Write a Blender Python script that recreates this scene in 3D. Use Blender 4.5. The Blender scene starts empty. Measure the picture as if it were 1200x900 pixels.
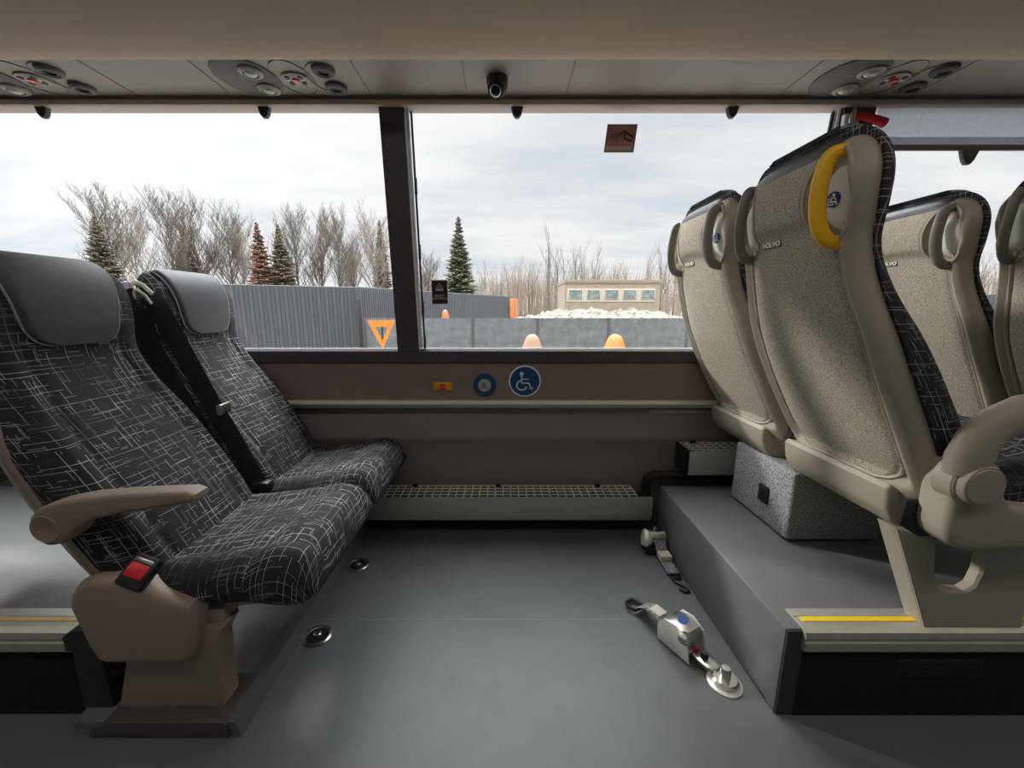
import bpy, bmesh, math, random
from mathutils import Vector, Matrix, noise

# ------------------------------------------------------------------ camera, sky, light, exposure
scene = bpy.context.scene
COL = scene.collection
PI = math.pi
F_PX, CX, HORIZON = 465.0, 590.5, 361.0
PITCH = math.atan((450 - HORIZON) / F_PX)

cam_d = bpy.data.cameras.new('camera')
cam = bpy.data.objects.new('camera', cam_d)
COL.objects.link(cam)
cam_d.sensor_width = 36.0
cam_d.lens = F_PX / 1200 * 36.0
cam_d.shift_x = (600 - CX) / 1200
cam_d.clip_start = 0.02
cam_d.clip_end = 2000
cam.location = (0, 0, 1.0)
cam.rotation_euler = (PI / 2 - PITCH, 0, 0)
scene.camera = cam

scene.view_settings.view_transform = 'Standard'
scene.view_settings.look = 'None'
scene.view_settings.exposure = 0.0
scene.view_settings.gamma = 1.0
scene.view_settings.use_curve_mapping = False

SKY_HORIZON, SKY_ZENITH, SKY_GLOW = 0.90, 13.0, 0.20
SUN_STRENGTH = 2.2
FILL_POWER = 16.0  # strength of the added fill strip on the ceiling


class NT:
    """small helper to write node graphs"""
    def __init__(s, tree):
        s.t = tree

    def n(s, typ, **kw):
        nd = s.t.nodes.new(typ)
        for k, v in kw.items():
            setattr(nd, k, v)
        return nd

    def l(s, a, b):
        s.t.links.new(a, b)

    def put(s, sock, v):
        if hasattr(v, 'is_output'):
            s.l(v, sock)
        else:
            sock.default_value = v

    def m(s, op, a, b=None, c=None, clamp=False):
        nd = s.n('ShaderNodeMath', operation=op, use_clamp=clamp)
        s.put(nd.inputs[0], a)
        if b is not None:
            s.put(nd.inputs[1], b)
        if c is not None:
            s.put(nd.inputs[2], c)
        return nd.outputs[0]

    def mix(s, f, a, b):
        nd = s.n('ShaderNodeMix', data_type='RGBA')
        s.put(nd.inputs[0], f)
        s.put(nd.inputs[6], a)
        s.put(nd.inputs[7], b)
        return nd.outputs[2]

    def sep(s, v):
        nd = s.n('ShaderNodeSeparateXYZ')
        s.l(v, nd.inputs[0])
        return nd.outputs

    def comb(s, x, y, z=0.0):
        nd = s.n('ShaderNodeCombineXYZ')
        s.put(nd.inputs[0], x)
        s.put(nd.inputs[1], y)
        s.put(nd.inputs[2], z)
        return nd.outputs[0]

    def noise(s, vec, scale, detail=2.0, rough=0.5):
        nd = s.n('ShaderNodeTexNoise')
        if vec is not None:
            s.l(vec, nd.inputs['Vector'])
        nd.inputs['Scale'].default_value = scale
        nd.inputs['Detail'].default_value = detail
        nd.inputs['Roughness'].default_value = rough
        return nd.outputs['Fac']

    def ramp(s, f, stops):
        nd = s.n('ShaderNodeValToRGB')
        s.l(f, nd.inputs[0])
        cr = nd.color_ramp
        while len(cr.elements) < len(stops):
            cr.elements.new(0.5)
        for e, (p, c) in zip(cr.elements, stops):
            e.position = p
            e.color = (*c, 1) if len(c) == 3 else c
        return nd.outputs[0]


world = bpy.data.worlds.new('overcast_sky')
scene.world = world
world.use_nodes = True
w = NT(world.node_tree)
world.node_tree.nodes.clear()
tc = w.n('ShaderNodeTexCoord')
dx, dy, dz = w.sep(tc.outputs['Generated'])
up = w.m('MAXIMUM', dz, 0.0)
den = w.m('ADD', up, 0.16)
cl = w.comb(w.m('DIVIDE', dx, den), w.m('DIVIDE', dy, den), 0.3)
mp = w.n('ShaderNodeMapping')
mp.inputs['Scale'].default_value = (0.55, 1.35, 1.0)
mp.inputs['Rotation'].default_value = (0, 0, 0.12)
mp.inputs['Location'].default_value = (2.3, 0.4, 0)
w.l(cl, mp.inputs['Vector'])
cn = w.noise(mp.outputs[0], 1.1, 7.0, 0.55)
cloud = w.ramp(cn, [(0.30, (0.72, 0.78, 0.86)), (0.42, (0.84, 0.88, 0.93)), (0.52, (0.98, 1.0, 1.02)), (0.60, (1.07, 1.08, 1.08)), (0.75, (0.95, 0.97, 0.99))])
# overcast skies brighten towards the zenith; the veiled sun adds a wide glow
mr = w.n('ShaderNodeMapRange', interpolation_type='SMOOTHSTEP')
w.l(up, mr.inputs['Value'])
mr.inputs['From Min'].default_value = 0.40
mr.inputs['From Max'].default_value = 0.85
mr.inputs['To Min'].default_value = SKY_HORIZON
mr.inputs['To Max'].default_value = SKY_ZENITH
elev = mr.outputs['Result']
vd = w.n('ShaderNodeVectorMath', operation='DOT_PRODUCT')
w.l(tc.outputs['Generated'], vd.inputs[0])
SUN_DIR = Vector((-2.1, 1.0, 1.04)).normalized()
vd.inputs[1].default_value = SUN_DIR
glow = w.m('MULTIPLY', w.m('POWER', w.m('MAXIMUM', vd.outputs['Value'], 0.0), 3.0), SKY_GLOW)
bg = w.n('ShaderNodeBackground')
w.l(cloud, bg.inputs['Color'])
w.l(w.m('ADD', elev, glow), bg.inputs['Strength'])
wo = w.n('ShaderNodeOutputWorld')
w.l(bg.outputs[0], wo.inputs['Surface'])

sun_d = bpy.data.lights.new('veiled_sun', 'SUN')
sun_d.energy = SUN_STRENGTH
sun_d.angle = math.radians(3.5)
sun_d.color = (1.0, 0.97, 0.92)
sun = bpy.data.objects.new('veiled_sun', sun_d)
sun.rotation_euler = SUN_DIR.to_track_quat('Z', 'Y').to_euler()
sun.location = (-20, 20, 20)
COL.objects.link(sun)


# ------------------------------------------------------------------ materials
MATS = {}


def principled(name, col, rough=0.5, metal=0.0, spec=0.5, var=0.0, vscale=40.0, bump=0.0, bscale=300.0, coat=0.0, sheen=0.0):
    mt = bpy.data.materials.new(name)
    mt.use_nodes = True
    nt = NT(mt.node_tree)
    b = mt.node_tree.nodes['Principled BSDF']
    b.inputs['Base Color'].default_value = (*col, 1)
    b.inputs['Roughness'].default_value = rough
    b.inputs['Metallic'].default_value = metal
    b.inputs['Specular IOR Level'].default_value = spec
    b.inputs['Coat Weight'].default_value = coat
    b.inputs['Sheen Weight'].default_value = sheen
    if var or bump:
        t = nt.n('ShaderNodeTexCoord')
    if var:
        f = nt.noise(t.outputs['Object'], vscale, 4.0, 0.6)
        lo = [c * (1 - var) for c in col]
        hi = [min(1, c * (1 + var)) for c in col]
        nt.l(nt.ramp(f, [(0.3, lo), (0.7, hi)]), b.inputs['Base Color'])
    if bump:
        f2 = nt.noise(t.outputs['Object'], bscale, 3.0, 0.6)
        bn = nt.n('ShaderNodeBump')
        bn.inputs['Strength'].default_value = bump
        bn.inputs['Distance'].default_value = 0.002
        nt.l(f2, bn.inputs['Height'])
        nt.l(bn.outputs[0], b.inputs['Normal'])
    MATS[name] = mt
    return mt


def seat_fabric(name):
    mt = principled(name, (0.02, 0.018, 0.02), 0.75, spec=0.35)
    nt = NT(mt.node_tree)
    b = mt.node_tree.nodes['Principled BSDF']
    uv = nt.n('ShaderNodeUVMap')
    uv.uv_map = 'UVMap'
    u, v, _ = nt.sep(uv.outputs[0])
    wob = nt.noise(uv.outputs[0], 30.0, 1.0)
    u = nt.m('ADD', u, nt.m('MULTIPLY', nt.m('SUBTRACT', wob, 0.5), 0.0012))

    def lines(a, c, pitch, wid, freq, thr, seed):
        q = nt.m('DIVIDE', a, pitch)
        cell = nt.m('FLOOR', q)
        fr = nt.m('SUBTRACT', q, cell)
        wn = nt.n('ShaderNodeTexWhiteNoise', noise_dimensions='1D')
        nt.l(nt.m('ADD', cell, seed), wn.inputs['W'])
        cen = nt.m('MULTIPLY_ADD', wn.outputs[0], 0.6, 0.2)
        d = nt.m('ABSOLUTE', nt.m('SUBTRACT', fr, cen))
        line = nt.m('LESS_THAN', d, wid / pitch / 2)
        dash = nt.noise(nt.comb(nt.m('MULTIPLY', cell, 17.31), nt.m('MULTIPLY', c, freq), seed), 1.0, 1.0)
        on = nt.m('GREATER_THAN', dash, thr)
        return nt.m('MULTIPLY', line, on)

    l1 = lines(u, v, 0.021, 0.0017, 9.0, 0.48, 3.0)
    l2 = lines(v, u, 0.020, 0.0017, 9.0, 0.48, 71.0)
    l3 = lines(u, v, 0.011, 0.0013, 20.0, 0.59, 131.0)
    l4 = lines(v, u, 0.011, 0.0013, 19.0, 0.59, 211.0)
    a = nt.m('MAXIMUM', nt.m('MAXIMUM', l1, l2), nt.m('MAXIMUM', l3, l4))
    clump = nt.noise(uv.outputs[0], 9.0, 2.0)
    k = nt.m('MULTIPLY', a, nt.m('MULTIPLY_ADD', clump, 2.6, -0.75, clamp=True))
    fine = nt.noise(uv.outputs[0], 900.0, 1.0)
    base = nt.ramp(fine, [(0.3, (0.011, 0.009, 0.011)), (0.7, (0.038, 0.032, 0.037))])
    nt.l(nt.mix(k, base, (0.54, 0.50, 0.50, 1)), b.inputs['Base Color'])
    bn = nt.n('ShaderNodeBump')
    bn.inputs['Strength'].default_value = 0.25
    bn.inputs['Distance'].default_value = 0.001
    nt.l(fine, bn.inputs['Height'])
    nt.l(bn.outputs[0], b.inputs['Normal'])
    return mt


def speckle(name, c1, c2, scale=450.0, rough=0.9, bump=0.4, stretch=(1, 1, 1)):
    mt = principled(name, c1, rough, spec=0.2)
    nt = NT(mt.node_tree)
    b = mt.node_tree.nodes['Principled BSDF']
    t = nt.n('ShaderNodeTexCoord')
    m = nt.n('ShaderNodeMapping')
    m.inputs['Scale'].default_value = stretch
    nt.l(t.outputs['Object'], m.inputs['Vector'])
    f = nt.noise(m.outputs[0], scale, 3.0, 0.7)
    nt.l(nt.ramp(f, [(0.36, c1), (0.64, c2)]), b.inputs['Base Color'])
    bn = nt.n('ShaderNodeBump')
    bn.inputs['Strength'].default_value = bump
    bn.inputs['Distance'].default_value = 0.001
    nt.l(f, bn.inputs['Height'])
    nt.l(bn.outputs[0], b.inputs['Normal'])
    return mt


def glass_mat(name, tint=(0.97, 0.98, 0.98), gloss=0.05):
    mt = bpy.data.materials.new(name)
    mt.use_nodes = True
    t = mt.node_tree
    t.nodes.clear()
    nt = NT(t)
    tr = nt.n('ShaderNodeBsdfTransparent')
    tr.inputs[0].default_value = (*tint, 1)
    gl = nt.n('ShaderNodeBsdfGlossy')
    gl.inputs['Roughness'].default_value = 0.02
    mx = nt.n('ShaderNodeMixShader')
    mx.inputs[0].default_value = gloss
    nt.l(tr.outputs[0], mx.inputs[1])
    nt.l(gl.outputs[0], mx.inputs[2])
    o = nt.n('ShaderNodeOutputMaterial')
    nt.l(mx.outputs[0], o.inputs[0])
    MATS[name] = mt
    return mt


fabric = seat_fabric('seat_fabric')
leather = principled('leather', (0.062, 0.064, 0.067), 0.42, spec=0.5, var=0.12, vscale=25, bump=0.35, bscale=420)
piping_m = principled('piping', (0.30, 0.30, 0.30), 0.6)
seam_m = principled('seam', (0.012, 0.011, 0.012), 0.8)
shell_m = principled('shell_plastic', (0.40, 0.355, 0.28), 0.48, var=0.03, vscale=90, bump=0.12, bscale=900)
shell_fab = speckle('shell_fabric', (0.20, 0.176, 0.135), (0.62, 0.56, 0.45), 240.0, 0.95, 0.7, (1, 1, 2.2))
trimbrown = principled('taupe_plastic', (0.30, 0.228, 0.185), 0.5, var=0.03, vscale=60, bump=0.12, bscale=900)
grey_handle = principled('grey_grip', (0.235, 0.215, 0.185), 0.42)
yellow_m = principled('yellow_grip', (0.95, 0.50, 0.012), 0.38)
plate_m = principled('pocket_plate', (0.74, 0.72, 0.64), 0.4)
black_m = principled('black_plastic', (0.014, 0.013, 0.014), 0.45)
belt_m = speckle('belt_web', (0.010, 0.010, 0.011), (0.022, 0.021, 0.022), 700, 0.7, 0.3)
red_m = principled('red_plastic', (0.75, 0.02, 0.03), 0.35)
white_m = principled('white_print', (0.85, 0.85, 0.84), 0.5)
blue_m = principled('blue_print', (0.012, 0.085, 0.25), 0.45)
navy_m = principled('navy_print', (0.02, 0.03, 0.16), 0.4)
floor_m = principled('floor_vinyl', (0.122, 0.130, 0.128), 0.46, spec=0.45, var=0.10, vscale=5, bump=0.10, bscale=700)
stepside_m = principled('step_vinyl', (0.132, 0.141, 0.139), 0.45, spec=0.45, var=0.05, vscale=6, bump=0.08, bscale=700)
riser_m = speckle('riser_carpet', (0.008, 0.009, 0.012), (0.018, 0.020, 0.025), 500, 0.95, 0.4)
alu_m = principled('aluminium', (0.82, 0.78, 0.73), 0.42, metal=0.25, var=0.05, vscale=20)
alu_dull = principled('painted_aluminium', (0.46, 0.43, 0.40), 0.42, metal=0.25, var=0.04, vscale=15)
steel_m = principled('steel', (0.60, 0.58, 0.53), 0.28, metal=1.0)
wall_m = principled('wall_laminate', (0.27, 0.202, 0.188), 0.42, spec=0.4, var=0.10, vscale=6, bump=0.08, bscale=500)
wall_low = principled('lower_wall', (0.25, 0.212, 0.202), 0.55, var=0.06, vscale=8)
frame_m = principled('window_frame', (0.075, 0.058, 0.059), 0.5)
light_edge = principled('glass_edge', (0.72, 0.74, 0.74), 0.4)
wire_m = principled('grille_wire', (0.85, 0.83, 0.80), 0.4)
rack_m = principled('rack_vinyl', (0.57, 0.455, 0.315), 0.7, var=0.04, vscale=120, bump=0.2, bscale=500)
panel_m = principled('service_panel', (0.28, 0.24, 0.19), 0.55, var=0.03, vscale=40)
panel_dk = principled('speaker_cover', (0.115, 0.095, 0.085), 0.6, bump=0.4, bscale=1200)
trim_m = principled('trim_strip', (0.62, 0.50, 0.42), 0.5)
trim_dk = principled('trim_dark_strip', (0.20, 0.15, 0.13), 0.6)  # dark brown of the upper trim strip and the panel joints
lens_m = principled('lamp_lens', (0.48, 0.45, 0.38), 0.2, spec=0.6)
dark_hole = principled('nozzle_dark', (0.012, 0.010, 0.010), 0.6)
ceil_m = principled('ceiling_vinyl', (0.42, 0.38, 0.32), 0.8)
side_m = principled('far_side_laminate', (0.10, 0.09, 0.085), 0.7)
carpet_box = speckle('grey_carpet', (0.07, 0.07, 0.072), (0.46, 0.46, 0.45), 260, 0.95, 0.8)
yel_strip = principled('yellow_strip', (0.85, 0.58, 0.02), 0.5)
yel_dull = principled('worn_yellow_strip', (0.50, 0.36, 0.12), 0.6)
glass_m = glass_mat('window_glass')
blind_m = speckle('blind_cloth', (0.30, 0.32, 0.35), (0.50, 0.52, 0.56), 160, 0.9, 0.0)
_b = blind_m.node_tree.nodes['Principled BSDF']
_b.inputs['Transmission Weight'].default_value = 0.0
_nt = NT(blind_m.node_tree)
_tr = _nt.n('ShaderNodeBsdfTranslucent')
_tr.inputs[0].default_value = (0.62, 0.65, 0.70, 1)
_tp = _nt.n('ShaderNodeBsdfTransparent')
_m1 = _nt.n('ShaderNodeMixShader')
_m1.inputs[0].default_value = 0.6
_nt.l(_b.outputs[0], _m1.inputs[1])
_nt.l(_tr.outputs[0], _m1.inputs[2])
_m2 = _nt.n('ShaderNodeMixShader')
_m2.inputs[0].default_value = 0.30
_nt.l(_m1.outputs[0], _m2.inputs[1])
_nt.l(_tp.outputs[0], _m2.inputs[2])
_nt.l(_m2.outputs[0], [n for n in blind_m.node_tree.nodes if n.type == 'OUTPUT_MATERIAL'][0].inputs[0])


# ------------------------------------------------------------------ mesh helpers
class B:
    def __init__(s):
        s.bm = bmesh.new()
        s.uv = s.bm.loops.layers.uv.new('UVMap')

    def face(s, vs):
        try:
            return s.bm.faces.new(vs)
        except ValueError:
            return None

    def _bev(s, faces, w, seg):
        if w <= 0:
            return
        ed = set()
        for f in faces:
            ed.update(f.edges)
        bmesh.ops.bevel(s.bm, geom=list(ed), offset=w, segments=seg, profile=0.5, affect='EDGES', clamp_overlap=True)

    def box(s, a, b, bev=0.0, seg=2, M=None):
        x0, y0, z0 = a
        x1, y1, z1 = b
        P = [(x0, y0, z0), (x1, y0, z0), (x1, y1, z0), (x0, y1, z0), (x0, y0, z1), (x1, y0, z1), (x1, y1, z1), (x0, y1, z1)]
        v = [s.bm.verts.new(M @ Vector(p) if M else p) for p in P]
        fs = [s.face([v[i] for i in q]) for q in ((3, 2, 1, 0), (4, 5, 6, 7), (0, 1, 5, 4), (1, 2, 6, 5), (2, 3, 7, 6), (3, 0, 4, 7))]
        s._bev(fs, bev, seg)
        return s

    def prism(s, poly, axis, a0, a1, bev=0.0, seg=2, M=None):
        def mk(p, t):
            q = {'x': (t, p[0], p[1]), 'y': (p[0], t, p[1]), 'z': (p[0], p[1], t)}[axis]
            return M @ Vector(q) if M else Vector(q)
        A = [s.bm.verts.new(mk(p, a0)) for p in poly]
        Bv = [s.bm.verts.new(mk(p, a1)) for p in poly]
        n = len(poly)
        fs = [s.face(A), s.face(Bv[::-1])]
        side = [s.face([A[i], Bv[i], Bv[(i + 1) % n], A[(i + 1) % n]]) for i in range(n)]
        allf = [f for f in fs + side if f]
        bmesh.ops.recalc_face_normals(s.bm, faces=allf)
        if bev > 0:
            ed = set()
            for f in fs:
                ed.update(f.edges)
            bmesh.ops.bevel(s.bm, geom=list(ed), offset=bev, segments=seg, profile=0.5, affect='EDGES', clamp_overlap=True)
        return s

    def tube(s, pts, r, n=8, r2=None, up=None, caps=True):
        pts = [Vector(p) for p in pts]
        N = len(pts)
        rs = r if isinstance(r, (list, tuple)) else [r] * N
        r2s = r2 if isinstance(r2, (list, tuple)) else ([r2] * N if r2 else rs)
        tans = []
        for i in range(N):
            t = pts[min(i + 1, N - 1)] - pts[max(i - 1, 0)]
            tans.append(t.normalized() if t.length > 1e-9 else Vector((0, 0, 1)))
        if up is None:
            up = Vector((0, 0, 1)) if abs(tans[0].z) < 0.9 else Vector((1, 0, 0))
        up = Vector(up)
        rings = []
        for i in range(N):
            side = tans[i].cross(up)
            if side.length < 1e-6:
                side = tans[i].cross(Vector((0.3, 1, 0.2)))
            side.normalize()
            u2 = side.cross(tans[i]).normalized()
            up = u2
            rings.append([s.bm.verts.new(pts[i] + side * (rs[i] * math.cos(2 * PI * k / n)) + u2 * (r2s[i] * math.sin(2 * PI * k / n))) for k in range(n)])
        for i in range(N - 1):
            for k in range(n):
                s.face([rings[i][k], rings[i][(k + 1) % n], rings[i + 1][(k + 1) % n], rings[i + 1][k]])
        if caps:
            s.face(rings[0][::-1])
            s.face(rings[-1])
        return s

    def lathe(s, prof, n=24, M=None, sx=1.0, sy=1.0):
        rings = []
        for (r, h) in prof:
            ring = []
            for k in range(n):
                a = 2 * PI * k / n
                p = Vector((r * math.cos(a) * sx, r * math.sin(a) * sy, h))
                ring.append(s.bm.verts.new(M @ p if M else p))
            rings.append(ring)
        fs = []
        for i in range(len(rings) - 1):
            for k in range(n):
                fs.append(s.face([rings[i][k], rings[i][(k + 1) % n], rings[i + 1][(k + 1) % n], rings[i + 1][k]]))
        fs.append(s.face(rings[0][::-1]))
        fs.append(s.face(rings[-1]))
        bmesh.ops.recalc_face_normals(s.bm, faces=[f for f in fs if f])
        return s

    def grid(s, rows, uvs=None, close=False, caps=False):
        V = [[s.bm.verts.new(p) for p in r] for r in rows]
        n = len(rows[0])
        fs = []
        for i in range(len(rows) - 1):
            for k in range(n if close else n - 1):
                k2 = (k + 1) % n
                f = s.face([V[i][k], V[i][k2], V[i + 1][k2], V[i + 1][k]])
                if f is None:
                    continue
                fs.append(f)
                if uvs:
                    for lp, (a, b) in zip(f.loops, ((i, k), (i, k + 1 if close else k2), (i + 1, k + 1 if close else k2), (i + 1, k))):
                        lp[s.uv].uv = uvs[a][b]
        if caps:
            fs.append(s.face(V[0][::-1]))
            fs.append(s.face(V[-1]))
        return s

    def slab(s, rows, thick_dir, t, uvs=None):
        """a patch with thickness: grid plus its offset twin and a rim"""
        d = Vector(thick_dir) * t
        A = [[s.bm.verts.new(p) for p in r] for r in rows]
        Bv = [[s.bm.verts.new(Vector(p) + d) for p in r] for r in rows]
        n, m = len(rows[0]), len(rows)
        for i in range(m - 1):
            for k in range(n - 1):
                f = s.face([A[i][k], A[i][k + 1], A[i + 1][k + 1], A[i + 1][k]])
                g = s.face([Bv[i][k], Bv[i + 1][k], Bv[i + 1][k + 1], Bv[i][k + 1]])
        for i in range(m - 1):
            s.face([A[i][0], A[i + 1][0], Bv[i + 1][0], Bv[i][0]])
            s.face([A[i][-1], Bv[i][-1], Bv[i + 1][-1], A[i + 1][-1]])
        for k in range(n - 1):
            s.face([A[0][k], Bv[0][k], Bv[0][k + 1], A[0][k + 1]])
            s.face([A[-1][k], A[-1][k + 1], Bv[-1][k + 1], Bv[-1][k]])
        return s

    def mesh(s, name, ang=38, weld=0.0):
        if weld:
            bmesh.ops.remove_doubles(s.bm, verts=s.bm.verts, dist=weld)
        bmesh.ops.recalc_face_normals(s.bm, faces=s.bm.faces)
        me = bpy.data.meshes.new(name)
        s.bm.to_mesh(me)
        s.bm.free()
        me.shade_smooth()
        me.set_sharp_from_angle(angle=math.radians(ang))
        return me


def link(name, me, mat=None, parent=None, loc=None, rot=None):
    o = bpy.data.objects.new(name, me)
    COL.objects.link(o)
    if mat is not None and me is not None and not me.materials:
        me.materials.append(mat)
    if parent is not None:
        o.parent = parent
    if loc is not None:
        o.location = loc
    if rot is not None:
        o.rotation_euler = rot
    return o


def obj(name, b, mat, parent=None, ang=38, loc=None, rot=None):
    return link(name, b.mesh(name, ang), mat, parent, loc, rot)


def struct(name, b, mat, parent=None, ang=38):
    o = obj(name, b, mat, parent, ang)
    if parent is None:
        o['kind'] = 'structure'
    return o


def tag(o, label, cat, group=None, kind=None):
    o['label'] = label
    o['category'] = cat
    if group:
        o['group'] = group
    if kind:
        o['kind'] = kind
    return o


def thing(name, label, cat, loc=(0, 0, 0), rz=0.0, group=None):
    o = bpy.data.objects.new(name, None)
    o.empty_display_size = 0.05
    COL.objects.link(o)
    o.location = loc
    o.rotation_euler = (0, 0, rz)
    return tag(o, label, cat, group)


def text_mesh(name, body, size, M, mat, parent=None, extrude=0.0006, bold=0.0):
    cu = bpy.data.curves.new(name, 'FONT')
    cu.body = body
    cu.size = size
    cu.align_x = 'CENTER'
    cu.align_y = 'CENTER'
    cu.extrude = extrude
    cu.offset = bold
    t = bpy.data.objects.new(name + '_tmp', cu)
    COL.objects.link(t)
    me = bpy.data.meshes.new_from_object(t)
    bpy.data.objects.remove(t)
    bpy.data.curves.remove(cu)
    me.name = name
    me.transform(M)
    me.materials.clear()
    return link(name, me, mat, parent)


def frame3(origin, xa, ya):
    xa = Vector(xa).normalized()
    ya = Vector(ya).normalized()
    za = xa.cross(ya).normalized()
    ya = za.cross(xa)
    M = Matrix((xa, ya, za)).transposed().to_4x4()
    M.translation = Vector(origin)
    return M


def lerp_tab(tab, z):
    if z <= tab[0][0]:
        return tab[0][1]
    for (a, fa), (b, fb) in zip(tab, tab[1:]):
        if z <= b:
            t = (z - a) / (b - a)
            return fa + (fb - fa) * t
    return tab[-1][1]


def smooth_tab(tab, z):
    """Catmull-Rom through the table"""
    n = len(tab)
    if z <= tab[0][0]:
        return tab[0][1]
    if z >= tab[-1][0]:
        return tab[-1][1]
    for i in range(n - 1):
        if z <= tab[i + 1][0]:
            break
    x0, p1 = tab[i]
    x1, p2 = tab[i + 1]
    m1 = (p2 - tab[i - 1][1]) / (x1 - tab[i - 1][0]) if i > 0 else (p2 - p1) / (x1 - x0)
    m2 = (tab[i + 2][1] - p1) / (tab[i + 2][0] - x0) if i + 2 < n else (p2 - p1) / (x1 - x0)
    h = x1 - x0
    t = (z - x0) / h
    return ((2 * t ** 3 - 3 * t ** 2 + 1) * p1 + (t ** 3 - 2 * t ** 2 + t) * h * m1 + (-2 * t ** 3 + 3 * t ** 2) * p2 + (t ** 3 - t ** 2) * h * m2)


# ------------------------------------------------------------------ the setting: bus body
X0, X1 = -4.6, 4.6
Y_IN = -0.85
STEP_X, STEP_Z, STEP_Y0, STEP_Y1 = 0.675, 0.246, 0.82, 1.604
LOW_X, LOW_Z, LOW_Y0 = -0.627, 0.038, 0.772
BACKSTEP_X = -1.0

struct('floor', B().box((X0, Y_IN, -0.03), (X1, 1.80, 0.0)), floor_m)
b = B()
b.box((-0.62, 1.128, 0.0), (0.67, 1.1305, 0.0006))
struct('trim_1', b, principled('floor_seam', (0.20, 0.215, 0.22), 0.5))

# window wall: lower profile (y, z) swept along the bus
prof = [(1.85, -0.03), (1.85, 0.78), (1.745, 0.78), (1.745, 0.597), (1.750, 0.475), (1.722, 0.430), (1.724, 0.408), (1.736, 0.392), (1.738, 0.30), (1.745, -0.03)]
b = B()
b.prism(prof, 'x', X0, X1)
struct('wall_back', b, wall_low)
b = B()
b.prism([(1.750, 0.590), (1.712, 0.590), (1.702, 0.780), (1.750, 0.780)], 'x', X0, X1)
struct('trim_2', b, wall_m)
b = B()   # handrail of bright aluminium below the panel
b.prism([(1.75, 0.566), (1.745, 0.600), (1.697, 0.600), (1.688, 0.594), (1.686, 0.586), (1.694, 0.580), (1.700, 0.574), (1.706, 0.566)], 'x', X0, X1)
struct('trim_3', b, alu_m, ang=25)
b = B()
b.prism([(1.752, 0.548), (1.752, 0.532), (1.738, 0.532), (1.738, 0.548)], 'x', 0.66, 2.6, 0.002)
struct('trim_4', b, alu_dull)
# sill band (dark) below the panes
TILT = (1.605 - 1.70) / (1.721 - 0.824)


def wy(z):
    return 1.70 + (z - 0.824) * TILT


b = B()
b.prism([(1.79, 0.760), (1.699, 0.765), (1.692, 0.772), (1.692, 0.818), (1.700, 0.826), (1.722, 0.826), (1.79, 0.785)], 'x', X0, X1)
struct('trim_5', b, frame_m)
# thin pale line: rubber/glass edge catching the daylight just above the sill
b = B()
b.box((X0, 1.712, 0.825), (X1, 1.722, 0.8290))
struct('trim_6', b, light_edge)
# header above the panes and the strip in front of it
b = B()
b.prism([(1.85, 1.83), (1.85, 2.2), (1.585, 2.2), (1.585, 1.745), (1.64, 1.735)], 'x', X0, X1)
struct('trim_7', b, ceil_m)
b = B()
b.prism([(1.640, 1.712), (1.592, 1.712), (1.583, 1.716), (1.580, 1.728), (1.586, 1.735), (1.640, 1.735)], 'x', X0, X1)
struct('trim_8', b, trim_m)
b = B()
b.prism([(1.640, 1.735), (1.586, 1.735), (1.578, 1.741), (1.582, 1.746), (1.640, 1.746)], 'x', X0, X1)
struct('trim_9', b, trim_dk)


def pillar(n, xa, xb):
    b = B()
    z0, z1 = 0.82, 1.74
    d = 0.055
    P = []
    for z in (z0, z1):
        y = wy(z)
        P.append([(xa, y - 0.012, z), (xb, y - 0.012, z), (xb + 0.0, y + d, z), (xa + 0.0, y + d, z)])
    b.grid(P, close=True, caps=True)
    o = struct('trim_%d' % n, b, frame_m)
    return o


PANES = [(-4.55, -2.62), (-2.50, -0.4525), (-0.345, 1.218), (1.345, 3.10), (3.22, 4.55)]
pillar(10, -2.62, -2.50)
pillar(11, -0.4525, -0.362)
pillar(12, 1.232, 1.345)
pillar(13, 3.10, 3.22)
# slotted track holes and rubber gasket on the near pillar
b = B()
for i in range(9):
    z = 1.66 - i * 0.062
    b.box((-0.446, wy(z) - 0.0135, z - 0.007), (-0.440, wy(z) - 0.0115, z + 0.007))
struct('trim_14', b, dark_hole)


def gasket(n, x, flip=1):
    b = B()
    P = [(x, wy(z) + 0.02, z) for z in [0.832 + (1.72 - 0.832) * i / 24 for i in range(25)]]
    b.tube(P, 0.0045, 6)
    b2 = [(x + 0.004 * flip, wy(z) + 0.012, z) for z in (0.86, 0.93, 1.0, 1.1, 1.22, 1.34, 1.46, 1.55)]
    for p in b2[::2]:
        b.box((p[0] - 0.006, p[1] - 0.006, p[2] - 0.03), (p[0] + 0.004, p[1] + 0.004, p[2] + 0.03), 0.002)
    struct('trim_%d' % n, b, black_m)


gasket(15, -0.342)
gasket(16, 1.216, -1)
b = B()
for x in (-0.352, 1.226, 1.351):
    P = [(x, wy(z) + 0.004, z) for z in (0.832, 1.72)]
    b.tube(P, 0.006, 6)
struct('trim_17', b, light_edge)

for i, (xa, xb) in enumerate(PANES):
    b = B()
    z0, z1 = 0.828, 1.742
    off = 0.030
    b.grid([[(xa - 0.01, wy(z) + off, z), (xb + 0.01, wy(z) + off, z)] for z in (z0, z1)])
    g = struct('window_%d' % (i + 1), b, glass_m)

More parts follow.
